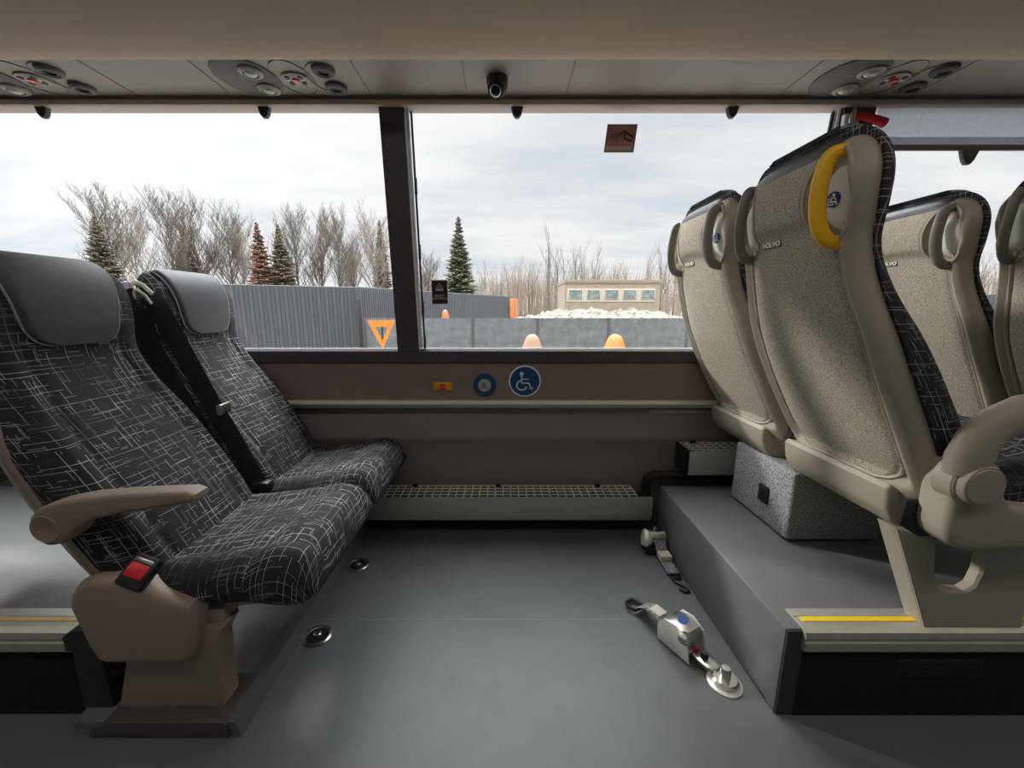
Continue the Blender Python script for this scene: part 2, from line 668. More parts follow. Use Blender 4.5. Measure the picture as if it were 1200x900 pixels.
# camera-side half of the bus (behind the camera)
b = B().box((X0, Y_IN - 0.06, 0.0), (X1, Y_IN, 0.85))
struct('wall_front', b, side_m)
b = B()
b.box((X0, Y_IN - 0.06, 1.70), (X1, Y_IN, 2.2))
for x in (X0, -2.6, -0.6, 1.2, 3.2, X1 - 0.12):
    b.box((x, Y_IN - 0.06, 0.85), (x + 0.12, Y_IN, 1.70))
struct('wall_front_upper', b, side_m)
b = B().box((X0 + 0.05, Y_IN - 0.04, 0.85), (X1 - 0.05, Y_IN - 0.036, 1.70))
struct('window_6', b, glass_mat('tinted_glass', (0.30, 0.32, 0.33)))
b = B().box((X0 - 0.05, Y_IN - 0.06, -0.03), (X0, 1.85, 2.2))
struct('wall_left', b, side_m)
b = B().box((X1, Y_IN - 0.06, -0.03), (X1 + 0.05, 1.85, 2.2))
struct('wall_right', b, side_m)
b = B().box((X0, Y_IN - 0.06, 2.2), (X1, 1.85, 2.25))
struct('ceiling', b, ceil_m)

# low plinth under the left pair, step under the right pairs, step behind
b = B()
b.prism([(LOW_X, 0.0), (LOW_X - 0.006, LOW_Z), (-1.02, LOW_Z), (-1.02, 0.0)], 'y', LOW_Y0, 1.73)
struct('floor_plinth', b, stepside_m)
b = B()
b.prism([(LOW_X + 0.004, 0.0), (LOW_X - 0.006, LOW_Z + 0.004), (LOW_X - 0.045, LOW_Z + 0.004), (LOW_X - 0.05, LOW_Z)], 'y', LOW_Y0 - 0.004, 1.72)
struct('trim_18', b, principled('plinth_edging', (0.095, 0.105, 0.108), 0.35))
b = B()
b.box((STEP_X, STEP_Y0 + 0.003, 0.0), (X1, STEP_Y1, STEP_Z), 0.006)
struct('floor_step', b, stepside_m)
b = B()
b.box((STEP_X + 0.004, STEP_Y0 - 0.001, 0.0), (0.728, STEP_Y0 + 0.03, STEP_Z - 0.004), 0.004)
struct('trim_19', b, principled('step_corner', (0.040, 0.036, 0.037), 0.5))
b = B()
b.box((0.72, STEP_Y0 - 0.0015, 0.0), (X1, STEP_Y0 + 0.02, STEP_Z - 0.03))
struct('trim_20', b, riser_m)
b = B()
b.box((0.955, STEP_Y0 - 0.004, 0.112), (1.165, STEP_Y0 + 0.014, 0.165), 0.006)
struct('trim_21', b, black_m)
b = B()
for i in range(5):
    b.box((0.965, STEP_Y0 - 0.006, 0.119 + i * 0.009), (1.155, STEP_Y0 - 0.002, 0.123 + i * 0.009))
struct('trim_22', b, dark_hole)


def nosing(n, xa, xb, zt):
    """aluminium stair nosing along the aisle edge of a raised floor"""
    b = B()
    y = STEP_Y0
    P = [(y + 0.064, zt), (y + 0.064, zt + 0.004), (y + 0.036, zt + 0.007), (y + 0.034, zt + 0.005), (y + 0.018, zt + 0.005), (y + 0.016, zt + 0.007), (y + 0.004, zt + 0.006),
         (y - 0.008, zt - 0.002), (y - 0.012, zt - 0.014), (y - 0.010, zt - 0.024), (y - 0.013, zt - 0.027), (y - 0.012, zt - 0.050), (y + 0.004, zt - 0.052), (y + 0.004, zt)]
    b.prism(P, 'x', xa, xb)
    return struct('trim_%d' % n, b, principled('nosing_%d' % n, (0.50, 0.475, 0.42), 0.4, metal=0.45, var=0.08, vscale=30), ang=25)


nosing(23, 0.715, X1, STEP_Z)
nosing(24, X0, -1.02, STEP_Z)
b = B()
b.box((0.728, STEP_Y0 + 0.019, STEP_Z + 0.0045), (1.02, STEP_Y0 + 0.033, STEP_Z + 0.0075))
b.box((1.23, STEP_Y0 + 0.019, STEP_Z + 0.0045), (2.6, STEP_Y0 + 0.033, STEP_Z + 0.0075))
struct('trim_25', b, yel_strip)
b = B()
b.box((X0, STEP_Y0 + 0.020, STEP_Z + 0.0045), (-1.03, STEP_Y0 + 0.030, STEP_Z + 0.0072))
struct('trim_26', b, yel_dull)
# raised floor behind the left pair
b = B()
b.box((X0, STEP_Y0 + 0.012, 0.0), (BACKSTEP_X - 0.02, STEP_Y1, STEP_Z), 0.006)
struct('floor_step_rear', b, stepside_m)
b = B()
b.box((X0, STEP_Y0 + 0.002, 0.0), (-1.02, STEP_Y0 + 0.018, STEP_Z - 0.03))
struct('trim_27', b, riser_m)
b = B()
b.prism([(-1.045, 0.196), (-1.045, 0.236), (-1.02, 0.254), (-0.985, 0.254), (-0.965, 0.240), (-0.955, 0.0), (-1.03, 0.0), (-1.03, 0.196)], 'y', STEP_Y0 - 0.014, STEP_Y0 + 0.10, 0.006)
struct('trim_28', b, principled('step_end_cap', (0.018, 0.017, 0.018), 0.35))

# ------------------------------------------------------------------ luggage rack and service channel
rack = thing('luggage_rack', 'beige vinyl underside of the luggage rack running along the top', 'luggage rack', (0, 1.4, 1.74))
b = B()
yz = [(1.585, 1.765), (1.352, 1.765), (1.352, 1.735), (1.346, 1.7285), (1.335, 1.728), (1.31, 1.732), (1.27, 1.7425), (1.20, 1.765), (1.10, 1.805), (1.0, 1.86), (0.92, 1.93), (0.87, 2.0), (0.86, 2.19), (1.585, 2.19)]
b.prism([(y - 1.4, z - 1.74) for y, z in yz], 'x', X0, X1)
obj('rack_body', b, rack_m, rack, ang=30)
b = B()
b.box((X0, 1.354 - 1.4, 0.002), (X1, 1.583 - 1.4, 0.012))
chan = obj('service_channel', b, panel_m, rack)
for x in (-1.30, -0.964, -0.47, -0.13, 0.22, 0.975, 1.445):
    obj('joint', B().box((x - 0.0012, 1.356 - 1.4, 0.0), (x + 0.0012, 1.582 - 1.4, 0.003)), trim_dk, chan)

CH_Z = 1.742


def service_unit(x, where):
    t = thing('service_unit', 'overhead lamp and air nozzle panel ' + where, 'overhead panel', (x, 1.47, CH_Z))
    D = Matrix.Rotation(PI, 4, 'X')   # build downward

    def at(px, py, dz=0.0):
        return Matrix.Translation((px, py, dz)) @ D
    obj('speaker_cover', B().lathe([(0.106, -0.001), (0.106, 0.003), (0.100, 0.006), (0.02, 0.007)], 40, at(-0.155, -0.005), 0.92, 1.08), panel_dk, t)
    for py in (-0.05, 0.05):
        o = obj('reading_lamp', B().lathe([(0.037, -0.001), (0.036, 0.007), (0.028, 0.012), (0.024, 0.012), (0.021, 0.006), (0.002, 0.006)], 28, at(-0.118, py, -0.004)), grey_handle, t)
        obj('lens', B().lathe([(0.021, 0.006), (0.018, 0.012), (0.010, 0.016), (0.001, 0.017)], 20, at(-0.118, py, -0.004)), lens_m, o)
    for py in (-0.05, 0.05):
        o = obj('air_nozzle', B().lathe([(0.036, -0.001), (0.035, 0.008), (0.028, 0.013), (0.023, 0.012), (0.021, 0.004), (0.001, 0.004)], 28, at(0.112, py, -0.001)), panel_dk, t)
        obj('outlet', B().lathe([(0.0225, 0.0045), (0.021, 0.0105), (0.016, 0.0105), (0.014, 0.006), (0.001, 0.006)], 20, at(0.112, py, -0.001)), dark_hole, o)
    b = B()
    ring = [(0.062 * math.cos(a) - 0.006, 0.10 * math.sin(a), -0.001) for a in [2 * PI * k / 48 for k in range(49)]]
    b.tube(ring, 0.0015, 5, caps=False)
    arc = [(0.105 + 0.062 * math.cos(a), 0.09 * math.sin(a), -0.001) for a in [PI / 2 + PI * k / 24 for k in range(25)]]
    b.tube(arc, 0.002, 5)
    obj('panel_joint', b, trim_dk, t)
    c = obj('control_dial', B().lathe([(0.046, -0.001), (0.045, 0.005), (0.040, 0.007), (0.001, 0.006)], 32, at(0, 0), 1.0, 0.86), grey_handle, t)
    obj('call_button', B().lathe([(0.0, 0.006), (0.012, 0.006), (0.0115, 0.011), (0.001, 0.012)], 20, at(0, 0)), red_m, c)
    for k in range(4):
        a = k * PI / 2 + PI / 4
        p = (0.030 * math.cos(a), 0.024 * math.sin(a))
        obj('switch_key', B().lathe([(0.0, 0.006), (0.009, 0.006), (0.008, 0.009), (0.001, 0.009)], 14, at(*p)), dark_hole, c)
    for k in range(4):
        a = k * PI / 2
        p = (0.024 * math.cos(a), 0.020 * math.sin(a))
        obj('arrow_mark', B().lathe([(0.0, 0.006), (0.0055, 0.006), (0.005, 0.0075), (0.001, 0.0075)], 3, at(*p)), red_m if k % 2 else white_m, c)
    return t


service_unit(-0.684, 'nearest to the left of the dome camera')
service_unit(1.282, 'above the front seat with the yellow handle')
service_unit(-1.55, 'cut by the left edge of the photo')

cd = thing('security_camera', 'small black dome security camera under the luggage rack', 'security camera', (-0.022, 1.47, CH_Z))
obj('mount', B().lathe([(0.036, 0.0), (0.036, -0.012), (0.033, -0.018), (0.02, -0.022)], 28), black_m, cd)
Mb = frame3((-0.0, 0.005, -0.012), (1, 0, 0), (0, -0.45, 0.9))
ax = Vector((-0.16, -0.62, -0.72)).normalized()
Mb = frame3((0.004, 0.01, -0.006), ax.cross(Vector((0, 0, 1))), Vector((0, 0, 1)) - ax * ax.z)
Mb = Matrix.Translation((0.004, 0.010, -0.008)) @ ax.to_track_quat('Z', 'Y').to_matrix().to_4x4()
obj('housing', B().lathe([(0.030, 0.0), (0.033, 0.012), (0.031, 0.036), (0.026, 0.050), (0.018, 0.052)], 28, Mb), black_m, cd)
o = obj('lens_ring', B().lathe([(0.018, 0.050), (0.0185, 0.056), (0.016, 0.058), (0.0150, 0.054), (0.001, 0.053)], 24, Mb), steel_m, cd)
obj('lens', B().lathe([(0.015, 0.053), (0.013, 0.058), (0.006, 0.061), (0.001, 0.0615)], 20, Mb), principled('lens_glass', (0.01, 0.01, 0.012), 0.08), o)


def blind_tab(x, y, z, lab):
    b = B()
    b.prism([(-0.028, 0.02), (-0.022, 0.0), (-0.016, -0.022), (-0.006, -0.034), (0.006, -0.034), (0.016, -0.022), (0.022, 0.0), (0.028, 0.02)], 'y', -0.012, 0.010, 0.006)
    o = obj('blind_pull', b, principled('pull_tab', (0.035, 0.030, 0.028), 0.45) if 'pull_tab' not in MATS else MATS['pull_tab'], loc=(x, y, z))
    return tag(o, lab, 'blind pull')


blind_tab(-1.672, 1.602, 1.712, 'dark pull tab of a raised blind, at the left edge of the photo')
blind_tab(-0.868, 1.602, 1.712, 'dark blind pull tab below the overhead panel nearest the dark pillar')
blind_tab(0.048, 1.602, 1.712, 'dark blind pull tab just right of the dome camera')
blind_tab(0.828, 1.602, 1.712, 'dark blind pull tab above the rear corner of the window, right of the brown sticker')
BLZ = 1.592
bl = thing('roller_blind', 'grey roller blind pulled partway down the right window', 'roller blind', (2.22, wy(BLZ), BLZ))
b = B()
b.slab([[(x, wy(z) - 0.006 - wy(BLZ), z - BLZ) for x in (-0.86, 0.86)] for z in (BLZ, 1.76)], (0, 1, 0), 0.0012)
obj('cloth', b, blind_m, bl)
obj('cloth_hem', B().box((-0.862, -0.009, 0.0), (0.862, -0.0075, 0.028)), blind_m, bl)
obj('bottom_bar', B().box((-0.868, -0.014, -0.018), (0.868, 0.0, 0.002), 0.004), principled('blind_bar', (0.10, 0.075, 0.078), 0.45), bl)
b = B()
b.prism([(-0.036, 0.004), (-0.03, -0.02), (-0.02, -0.044), (-0.008, -0.058), (0.006, -0.058), (0.018, -0.044), (0.028, -0.02), (0.036, 0.004)], 'y', -0.026, -0.006, 0.006, M=Matrix.Translation((-0.50, 0, -0.012)))
obj('pull_tab', b, MATS['pull_tab'], bl)

# emergency hammer on the pillar behind the tall seat
hz = 1.665
hm = thing('emergency_hammer', 'red emergency hammer in a white bracket on the right window pillar', 'hammer', (1.285, wy(hz) - 0.012, hz))
obj('bracket', B().box((-0.060, -0.020, -0.022), (-0.004, 0.0, 0.022), 0.006), white_m, hm)
obj('handle', B().tube([(-0.03, -0.03, 0.010), (0.03, -0.032, -0.002), (0.075, -0.032, -0.016)], [0.011, 0.014, 0.016], 12), red_m, hm)
obj('hammer_head', B().tube([(-0.045, -0.03, -0.018), (-0.042, -0.03, 0.0), (-0.036, -0.03, 0.034)], [0.006, 0.011, 0.006], 10), steel_m, hm)

# ------------------------------------------------------------------ signs, buttons and stickers on the window wall


def disc(r, h, n=40):
    return [(r, 0.0), (r, h * 0.7), (r * 0.97, h), (0.0005, h)]


PANEL_TILT = (1.702 - 1.712) / 0.19


def wall_frame(x, z):
    y = 1.712 + (z - 0.59) * PANEL_TILT
    return frame3((x, y - 0.0005, z), (1, 0, 0), (0, PANEL_TILT, 1))


def wheelchair(M, s, mat, parent, h, thick=0.05):
    """wheelchair user pictogram facing right, in unit square scaled by s"""
    def P(x, y, hh=h):
        return M @ Vector((x * s, y * s, hh))
    b = B()
    up = M.to_3x3() @ Vector((0, 0, 1))
    hd = M @ Matrix.Translation((-0.24 * s, 0.55 * s, h - 0.0004))
    b.lathe([(0.15 * s, 0.0), (0.15 * s, 0.0009), (0.001, 0.0011)], 20, hd)
    t = thick * s
    b.tube([P(-0.24, 0.40), P(-0.24, 0.18), P(-0.22, -0.14), P(0.30, -0.14)], t, 6, 0.0006, up)
    b.tube([P(0.30, -0.14), P(0.44, -0.56), P(0.60, -0.52)], t, 6, 0.0006, up)
    b.tube([P(-0.24, 0.16), P(0.26, 0.16)], t * 0.8, 6, 0.0006, up)
    ring = [P(-0.22 + 0.36 * math.cos(a), -0.30 + 0.36 * math.sin(a)) for a in [1.75 + (2 * PI - 2.0) * k / 30 for k in range(31)]]
    b.tube(ring, t, 6, 0.0006, up)
    return obj('wheelchair_symbol', b, mat, parent)


M = wall_frame(0.0915, 0.686)
ws = thing('wheelchair_sign', 'large round blue wheelchair sticker with white rim on the wall panel', 'sign', M.translation)
Ml = M.copy()
Ml.translation = (0, 0, 0)
obj('rim', B().lathe(disc(0.0705, 0.0015), 48, Ml), white_m, ws)
obj('blue_disc', B().lathe([(0.064, 0.0013), (0.064, 0.002), (0.0005, 0.002)], 48, Ml), principled('sign_blue', (0.010, 0.075, 0.23), 0.4), ws)
wheelchair(Ml, 0.060, white_m, ws, 0.0024)
M = wall_frame(-0.084, 0.670)
wb = thing('stop_button', 'round blue wheelchair request button with pale centre on the wall panel', 'button', M.translation)
Ml = M.copy()
Ml.translation = (0, 0, 0)
obj('bezel', B().lathe([(0.050, 0.0), (0.050, 0.006), (0.046, 0.012), (0.034, 0.014), (0.029, 0.010), (0.0005, 0.010)], 40, Ml), principled('button_blue', (0.018, 0.075, 0.17), 0.4), wb)
c = obj('button_cap', B().lathe([(0.028, 0.009), (0.028, 0.014), (0.026, 0.016), (0.0005, 0.016)], 36, Ml), principled('button_cap', (0.52, 0.48, 0.46), 0.45), wb)
s_ = wheelchair(Ml, 0.019, black_m, c, 0.0165, 0.07)
M = wall_frame(-0.2665, 0.664)
em = thing('stop_button', 'small rectangular yellow stop button with red key on the wall panel', 'button', M.translation)
Ml = M.copy()
Ml.translation = (0, 0, 0)
obj('yellow_plate', B().box((-0.041, -0.019, 0.0), (0.041, 0.019, 0.006), 0.003, M=Ml), principled('button_yellow', (0.80, 0.42, 0.015), 0.45), em)
k = obj('red_key', B().box((-0.014, -0.014, 0.005), (0.012, 0.011, 0.012), 0.003, M=Ml), red_m, em)
text_mesh('lettering', 'STOP', 0.0085, Ml @ Matrix.Translation((-0.001, -0.0015, 0.0124)), white_m, k, 0.0002)

# stickers on the glass
GT = Vector((0, TILT, 1)).normalized()


def glass_frame(x, z, off=0.026):
    return frame3((x, wy(z) + off, z), (1, 0, 0), GT)


M = glass_frame(0.437, 1.628)
st = thing('window_sticker', 'brown hammer sticker high on the middle window', 'sticker', M.translation)
Ml = M.copy()
Ml.translation = (0, 0, 0)
obj('sheet', B().prism([(-0.058, -0.048), (0.055, -0.048), (0.062, 0.046), (-0.050, 0.046)], 'z', 0.0, 0.0008, M=Ml), principled('sticker_grey', (0.34, 0.25, 0.22), 0.6), st)
f_ = obj('picture_field', B().prism([(-0.048, -0.020), (0.050, -0.020), (0.054, 0.038), (-0.044, 0.038)], 'z', 0.0007, 0.0012, M=Ml), principled('sticker_red', (0.58, 0.27, 0.21), 0.6), st)
dkred = principled('sticker_dark', (0.10, 0.025, 0.02), 0.6)
b = B()
up = Ml.to_3x3() @ Vector((0, 0, 1))
b.tube([Ml @ Vector(p) for p in ((-0.004, 0.010, 0.0014), (0.014, 0.022, 0.0014), (0.048, 0.004, 0.0014), (0.043, -0.012, 0.0014), (0.014, 0.0, 0.0014), (0.018, 0.020, 0.0014))], 0.0035, 5, 0.0004, up)
for a in range(7):
    an = a * 0.9
    b.tube([Ml @ Vector((-0.020 + 0.006 * math.cos(an), 0.006 + 0.005 * math.sin(an), 0.0014)), Ml @ Vector((-0.020 + 0.020 * math.cos(an), 0.006 + 0.014 * math.sin(an), 0.0014))], 0.0012, 4, 0.0003, up)
obj('hammer_drawing', b, dkred, f_)
b = B()
rnd = random.Random(3)
for row in range(1):
    x = -0.048
    while x < 0.044:
        wd = rnd.uniform(0.004, 0.007)
        b.box((x, -0.040, 0.0009), (x + wd, -0.027, 0.0013), M=Ml)
        x += wd + 0.0025
obj('illegible_print', b, principled('sticker_print', (0.66, 0.45, 0.34), 0.6), st)

M = glass_frame(-0.268, 1.065)
st = thing('window_sticker', 'small black sticker with pale print low on the middle window', 'sticker', M.translation)
Ml = M.copy()
Ml.translation = (0, 0, 0)
obj('backing', B().box((-0.0345, -0.050, 0.0), (0.0345, 0.050, 0.0006), M=Ml), white_m, st)
f_ = obj('black_field', B().box((-0.032, -0.047, 0.0005), (0.032, 0.047, 0.0010), M=Ml), principled('sticker_black', (0.020, 0.013, 0.014), 0.5), st)
pale = principled('sticker_pale', (0.92, 0.80, 0.75), 0.6)
b = B()
up = Ml.to_3x3() @ Vector((0, 0, 1))
b.tube([Ml @ Vector(p) for p in ((-0.013, 0.016, 0.0012), (-0.006, 0.030, 0.0012), (0.0, 0.036, 0.0012), (0.006, 0.030, 0.0012), (0.013, 0.016, 0.0012))], 0.0015, 5, 0.0003, up)
b.tube([Ml @ Vector(p) for p in ((-0.006, 0.017, 0.0012), (0.0, 0.025, 0.0012), (0.006, 0.017, 0.0012))], 0.0015, 5, 0.0003, up)
b.box((-0.016, 0.006, 0.0009), (0.016, 0.014, 0.0013), M=Ml)
obj('print', b, principled('sticker_mauve', (0.62, 0.50, 0.60), 0.6), f_)
text_mesh('lettering', 'BILLETT\nKONTROLL', 0.0115, Ml @ Matrix.Translation((0, -0.020, 0.0011)), pale, f_, 0.0002)

# ------------------------------------------------------------------ wall heaters


def heater(name, label, xa, xb, y0, y1, z0, z1, cut=0.0):
    t = thing(name, label, 'heater', ((xa + xb) / 2, (y0 + y1) / 2, z0))
    hx, hy, hz_ = (xb - xa) / 2, (y1 - y0) / 2, z1 - z0
    obj('front_panel', B().box((-hx + 0.006, -hy, 0.0), (hx - 0.006, -hy + 0.006, hz_ + 0.004), 0.0015), alu_dull, t)
    for sx in (-1, 1):
        obj('end_plate', B().box((min(sx * hx, sx * (hx - 0.008)), -hy + 0.002, -0.003), (max(sx * hx, sx * (hx - 0.008)), hy, hz_ + 0.006), 0.002), black_m, t)
    obj('core', B().box((-hx + 0.01, -hy + 0.012, 0.004), (hx - 0.01, hy, hz_ - 0.035)), dark_hole, t)
    b = B()
    xe = hx - 0.008 - cut
    n = int((2 * hx - 0.016 - cut) / 0.034)
    for i in range(n + 1):
        x = -hx + 0.008 + (xe + hx - 0.008) * i / n
        b.box((x - 0.0022, -hy + 0.004, hz_ - 0.004), (x + 0.0022, hy, hz_ + 0.001))
    for k in range(5):
        y = -hy + 0.008 + (2 * hy - 0.010) * k / 4
        b.box((-hx + 0.006, y - 0.0022, hz_ - 0.0025), (xe if k else hx - 0.006, y + 0.0022, hz_ + 0.0025))
    obj('grille', b, wire_m, t)
    for x in (-hx * 0.92, -hx * 0.33, 0.15 * hx, 0.8 * hx - cut):
        obj('grille_clip', B().box((x - 0.012, hy - 0.016, hz_), (x + 0.012, hy - 0.002, hz_ + 0.012), 0.003), black_m, t)
    return t


heater('wall_heater', 'long low convector heater with white grille at the foot of the wall', -0.95, 0.655, 1.60, 1.728, 0.085, 0.187, 0.06)
heater('wall_heater', 'short convector heater by the wall on the raised step, behind the carpeted box', 0.785, 2.6, 1.60, 1.728, 0.295, 0.398)
b = B()
b.tube([(0.655, 1.70, 0.17), (0.648, 1.695, 0.205), (0.652, 1.69, 0.238), (0.675, 1.685, 0.258), (0.72, 1.68, 0.262), (0.85, 1.68, 0.262), (2.4, 1.68, 0.262)], 0.020, 12)
tag(obj('heating_hose', b, principled('hose_rubber', (0.022, 0.019, 0.019), 0.5)), 'black rubber heating hose running along the wall between the two heaters', 'hose')

# ------------------------------------------------------------------ bus seats
# local axes: x forward (the way the seat faces), y sideways, z up, origin on the floor below the shell's lower edge
XR = [(0.30, 0.014), (0.36, -0.026), (0.45, -0.080), (0.60, -0.157), (0.72, -0.206), (0.83, -0.240), (0.93, -0.260), (1.0, -0.270), (1.08, -0.270), (1.15, -0.258)]
W = [(0.30, 0.205), (0.38, 0.217), (0.50, 0.224), (0.62, 0.224), (0.70, 0.219), (0.78, 0.203), (0.845, 0.193), (0.90, 0.193), (0.96, 0.205), (1.015, 0.211), (1.15, 0.211)]
DS = [(0.30, 0.075), (0.5, 0.085), (0.75, 0.075), (0.95, 0.070), (1.15, 0.07)]       # how far the shell wraps forward
TF = [(0.30, 0.105), (0.42, 0.108), (0.55, 0.102), (0.68, 0.088), (0.80, 0.056), (0.88, 0.042), (0.97, 0.060), (1.06, 0.066), (1.15, 0.06)]
FN = [(0.30, 3.4), (0.62, 3.4), (0.80, 2.7), (0.92, 2.6), (1.15, 2.7)]
Z_LO, Z_CAP, CAP_H = 0.30, 0.995, 0.122
PKT = (0.138, 0.978, 0.042, 0.080, 0.024)     # grab pocket: |y|, z, semi-axes, depth


def levels(zlo, n1, zcap, caph, n2):
    """list of (z on the tables, real z, thickness factor, width drop)"""
    L = [(zlo + (zcap - zlo) * i / n1, zlo + (zcap - zlo) * i / n1, 1.0, 0.0) for i in range(n1)]
    for j in range(n2 + 1):
        a = PI / 2 * j / n2
        L.append((zcap, zcap + caph * math.sin(a), math.cos(a), 1 - math.cos(a)))
    return L


def sell(s, n):
    return max(0.0, 1 - abs(s) ** n) ** (1.0 / n)


def seam_x(z):
    return smooth_tab(XR, z) + smooth_tab(DS, z)


def front_pt(s, lev):
    zt, z, th, wd = lev
    wv = smooth_tab(W, zt) * (1 - 0.42 * wd ** 1.2)
    x = seam_x(zt)
    T = smooth_tab(TF, zt)
    bol = 0.020 * math.exp(-((abs(s) - 0.80) / 0.13) ** 2)
    bol *= min(1.0, max(0.0, (0.98 - zt) / 0.15)) if zt > 0.83 else 1.0
    gro = -0.007 * math.exp(-((abs(s) - 0.60) / 0.035) ** 2) * (1 if zt < 0.90 else max(0, 1 - (zt - 0.90) / 0.06))
    lum = 0.012 * math.exp(-((zt - 0.52) / 0.12) ** 2) * (1 - s * s)
    xx = x + (T + bol + lum) * sell(s, lerp_tab(FN, zt)) * th ** 0.75 + gro * th
    # the cap leans back a little
    return Vector((xx - 0.02 * wd, s * wv, z))


def shell_pt(s, lev, extra=0.0):
    zt, z, th, wd = lev
    wv = smooth_tab(W, zt) * 0.965 * (1 - 0.42 * wd ** 1.2)
    x = seam_x(zt) + 0.006
    D = smooth_tab(DS, zt)
    y = s * wv
    d = D * sell(s, 3.8) * th ** 0.75
    # head part stands proud of the recessed back panel
    m = 1 / (1 + math.exp(-(zt - (0.938 - 0.035 * s * s)) / 0.006))
    inset = (1 - m) * max(0.0, min(1.0, (0.90 - abs(s)) / 0.10)) * max(0.0, min(1.0, (zt - 0.34) / 0.03))
    d -= 0.024 * inset
    ey = (abs(y) - PKT[0]) / PKT[2]
    ez = (z - PKT[1]) / PKT[3]
    q = ey * ey + ez * ez
    if q < 1.4:
        k = max(0.0, min(1.0, (1.4 - q) / 0.75))
        k = k * k * (3 - 2 * k)
        d -= PKT[4] * k
    return Vector((x - d - extra + 0.012 * wd, y, z))


SH_DROP = 0.014


def cap_lev(z, h):
    if z <= Z_CAP:
        return (z, z, 1.0, 0.0)
    a = math.asin(min(0.9999, (z - Z_CAP) / h))
    return (Z_CAP, z, math.cos(a), 1 - math.cos(a))


def shell_at(y, z, extra=0.0):
    lv = cap_lev(z, CAP_H - SH_DROP)
    wv = smooth_tab(W, lv[0]) * 0.965 * (1 - 0.42 * lv[3] ** 1.2)
    return shell_pt(max(-0.999, min(0.999, y / wv)), lv, extra)


def front_at(y, z, extra=0.0):
    wv = smooth_tab(W, min(z, Z_CAP))
    p = front_pt(max(-0.999, min(0.999, y / wv)), (min(z, Z_CAP), z, 1.0, 0.0))
    p.x += extra
    return p


def b_backrest():
    L = levels(Z_LO, 60, Z_CAP, CAP_H, 14)
    S = [math.sin(-PI / 2 + PI * k / 72) for k in range(73)]
    rows, uvs = [], []
    acc = 0.0
    prev = None
    for lv in L:
        r = [front_pt(s, lv) for s in S]
        c = r[36]
        if prev is not None:
            acc += (c - prev).length
        prev = c
        us = [0.0]
        for a, b_ in zip(r, r[1:]):
            us.append(us[-1] + (b_ - a).length)
        mid = us[36]
        rows.append(r)
        uvs.append([(u - mid, acc) for u in us])
    b = B()
    b.grid(rows, uvs)
    # sides: carry the cover round to the rear so it is a closed cushion
    back_rows, back_uv = [], []
    for lv, r, uvr in zip(L, rows, uvs):
        pts = []
        for q in range(9):
            s = -1 + 2 * q / 8
            p0 = r[0].lerp(r[-1], q / 8)
            dd = 0.0
            pts.append(Vector((p0.x - dd, p0.y, p0.z)))
        back_rows.append(pts)
        back_uv.append([(uvr[0][0] + 0.4 * q / 8, uvr[0][1]) for q in range(9)])
    b.grid(back_rows, back_uv)
    bmesh.ops.remove_doubles(b.bm, verts=b.bm.verts, dist=0.0004)
    return b


def b_shell():
    L = levels(Z_LO + 0.012, 105, Z_CAP, CAP_H - SH_DROP, 30)
    S = [math.sin(-PI / 2 + PI * k / 90) for k in range(91)]
    rows = [[shell_pt(s, lv) for s in S] for lv in L]
    b = B()
    b.grid(rows)
    # inner face so that the shell is a body, not a skin
    inner = [[shell_pt(s * 0.985, (lv[0], lv[1] - 0.004 * (1 - lv[2]), lv[2] * 0.9, lv[3])) + Vector((0.022 * sell(s, 3), 0, 0)) for s in S[::6]] for lv in L[::5]]
    b.grid(inner)
    return b


def b_panel():
    """inset speckled cloth panel on the back of the shell with rounded lower corners"""
    rows = []
    n, mm = 72, 40
    zlo, zhi = 0.352, 0.936
    for i in range(n + 1):
        z = zlo + (zhi - zlo) * i / n
        hw = smooth_tab(W, z) * 0.965 * 0.80
        a = (z - zlo) / 0.075
        if a < 1:
            hw *= 0.62 + 0.38 * (1 - (1 - a) ** 2) ** 0.5
        r = []
        for k in range(mm + 1):
            t = -1 + 2 * k / mm
            ed = min(1 - abs(t), 1.0) * hw
            ez = z - zlo
            e = min(1.0, min(ed, ez + 0.001) / 0.006)
            r.append(shell_at(t * hw, z, -0.003 + 0.006 * e ** 0.5))
        rows.append(r)
    b = B()
    b.grid(rows)
    return b


def b_head_panel():
    rows = []
    n, mm = 40, 48
    zlo, zhi = 0.935, 1.090
    for i in range(n + 1):
        z = zlo + (zhi - zlo) * i / n
        hw = 0.168
        # leave room for the grab pockets
        ez = (z - PKT[1]) / (PKT[3] + 0.014)
        if abs(ez) < 1:
            hw = PKT[0] - (PKT[2] + 0.012) * math.sqrt(1 - ez * ez)
        hw = max(min(hw, smooth_tab(W, 1.0) * 0.80 * (1 - 0.42 * cap_lev(z, CAP_H - SH_DROP)[3] ** 1.2)), 0.085)
        r = []
        for k in range(mm + 1):
            t = -1 + 2 * k / mm
            e = min(1.0, min((1 - abs(t)) * hw, zhi - z + 0.0005) / 0.006)
            r.append(shell_at(t * hw, z, -0.003 + 0.0055 * max(e, 0) ** 0.5))
        rows.append(r)
    b = B()
    b.grid(rows)
    return b


def b_panel_rim():
    b = B()
    pts = []
    zlo, zhi = 0.348, 0.93
    n = 60
    right = []
    for i in range(n + 1):
        z = zlo + (zhi - zlo) * i / n
        hw = smooth_tab(W, z) * 0.965 * 0.815
        a = (z - zlo) / 0.075
        if a < 1:
            hw *= 0.62 + 0.38 * (1 - (1 - a) ** 2) ** 0.5
        right.append((hw, z))
    L = [shell_at(y, z, 0.0) for y, z in right[::-1]] + [shell_at(-right[0][0] + 2 * right[0][0] * (1 - k / 12), zlo, 0.0) for k in range(1, 12)] + [shell_at(-y, z, 0.0) for y, z in right]
    b.tube(L, 0.0045, 6)
    return b


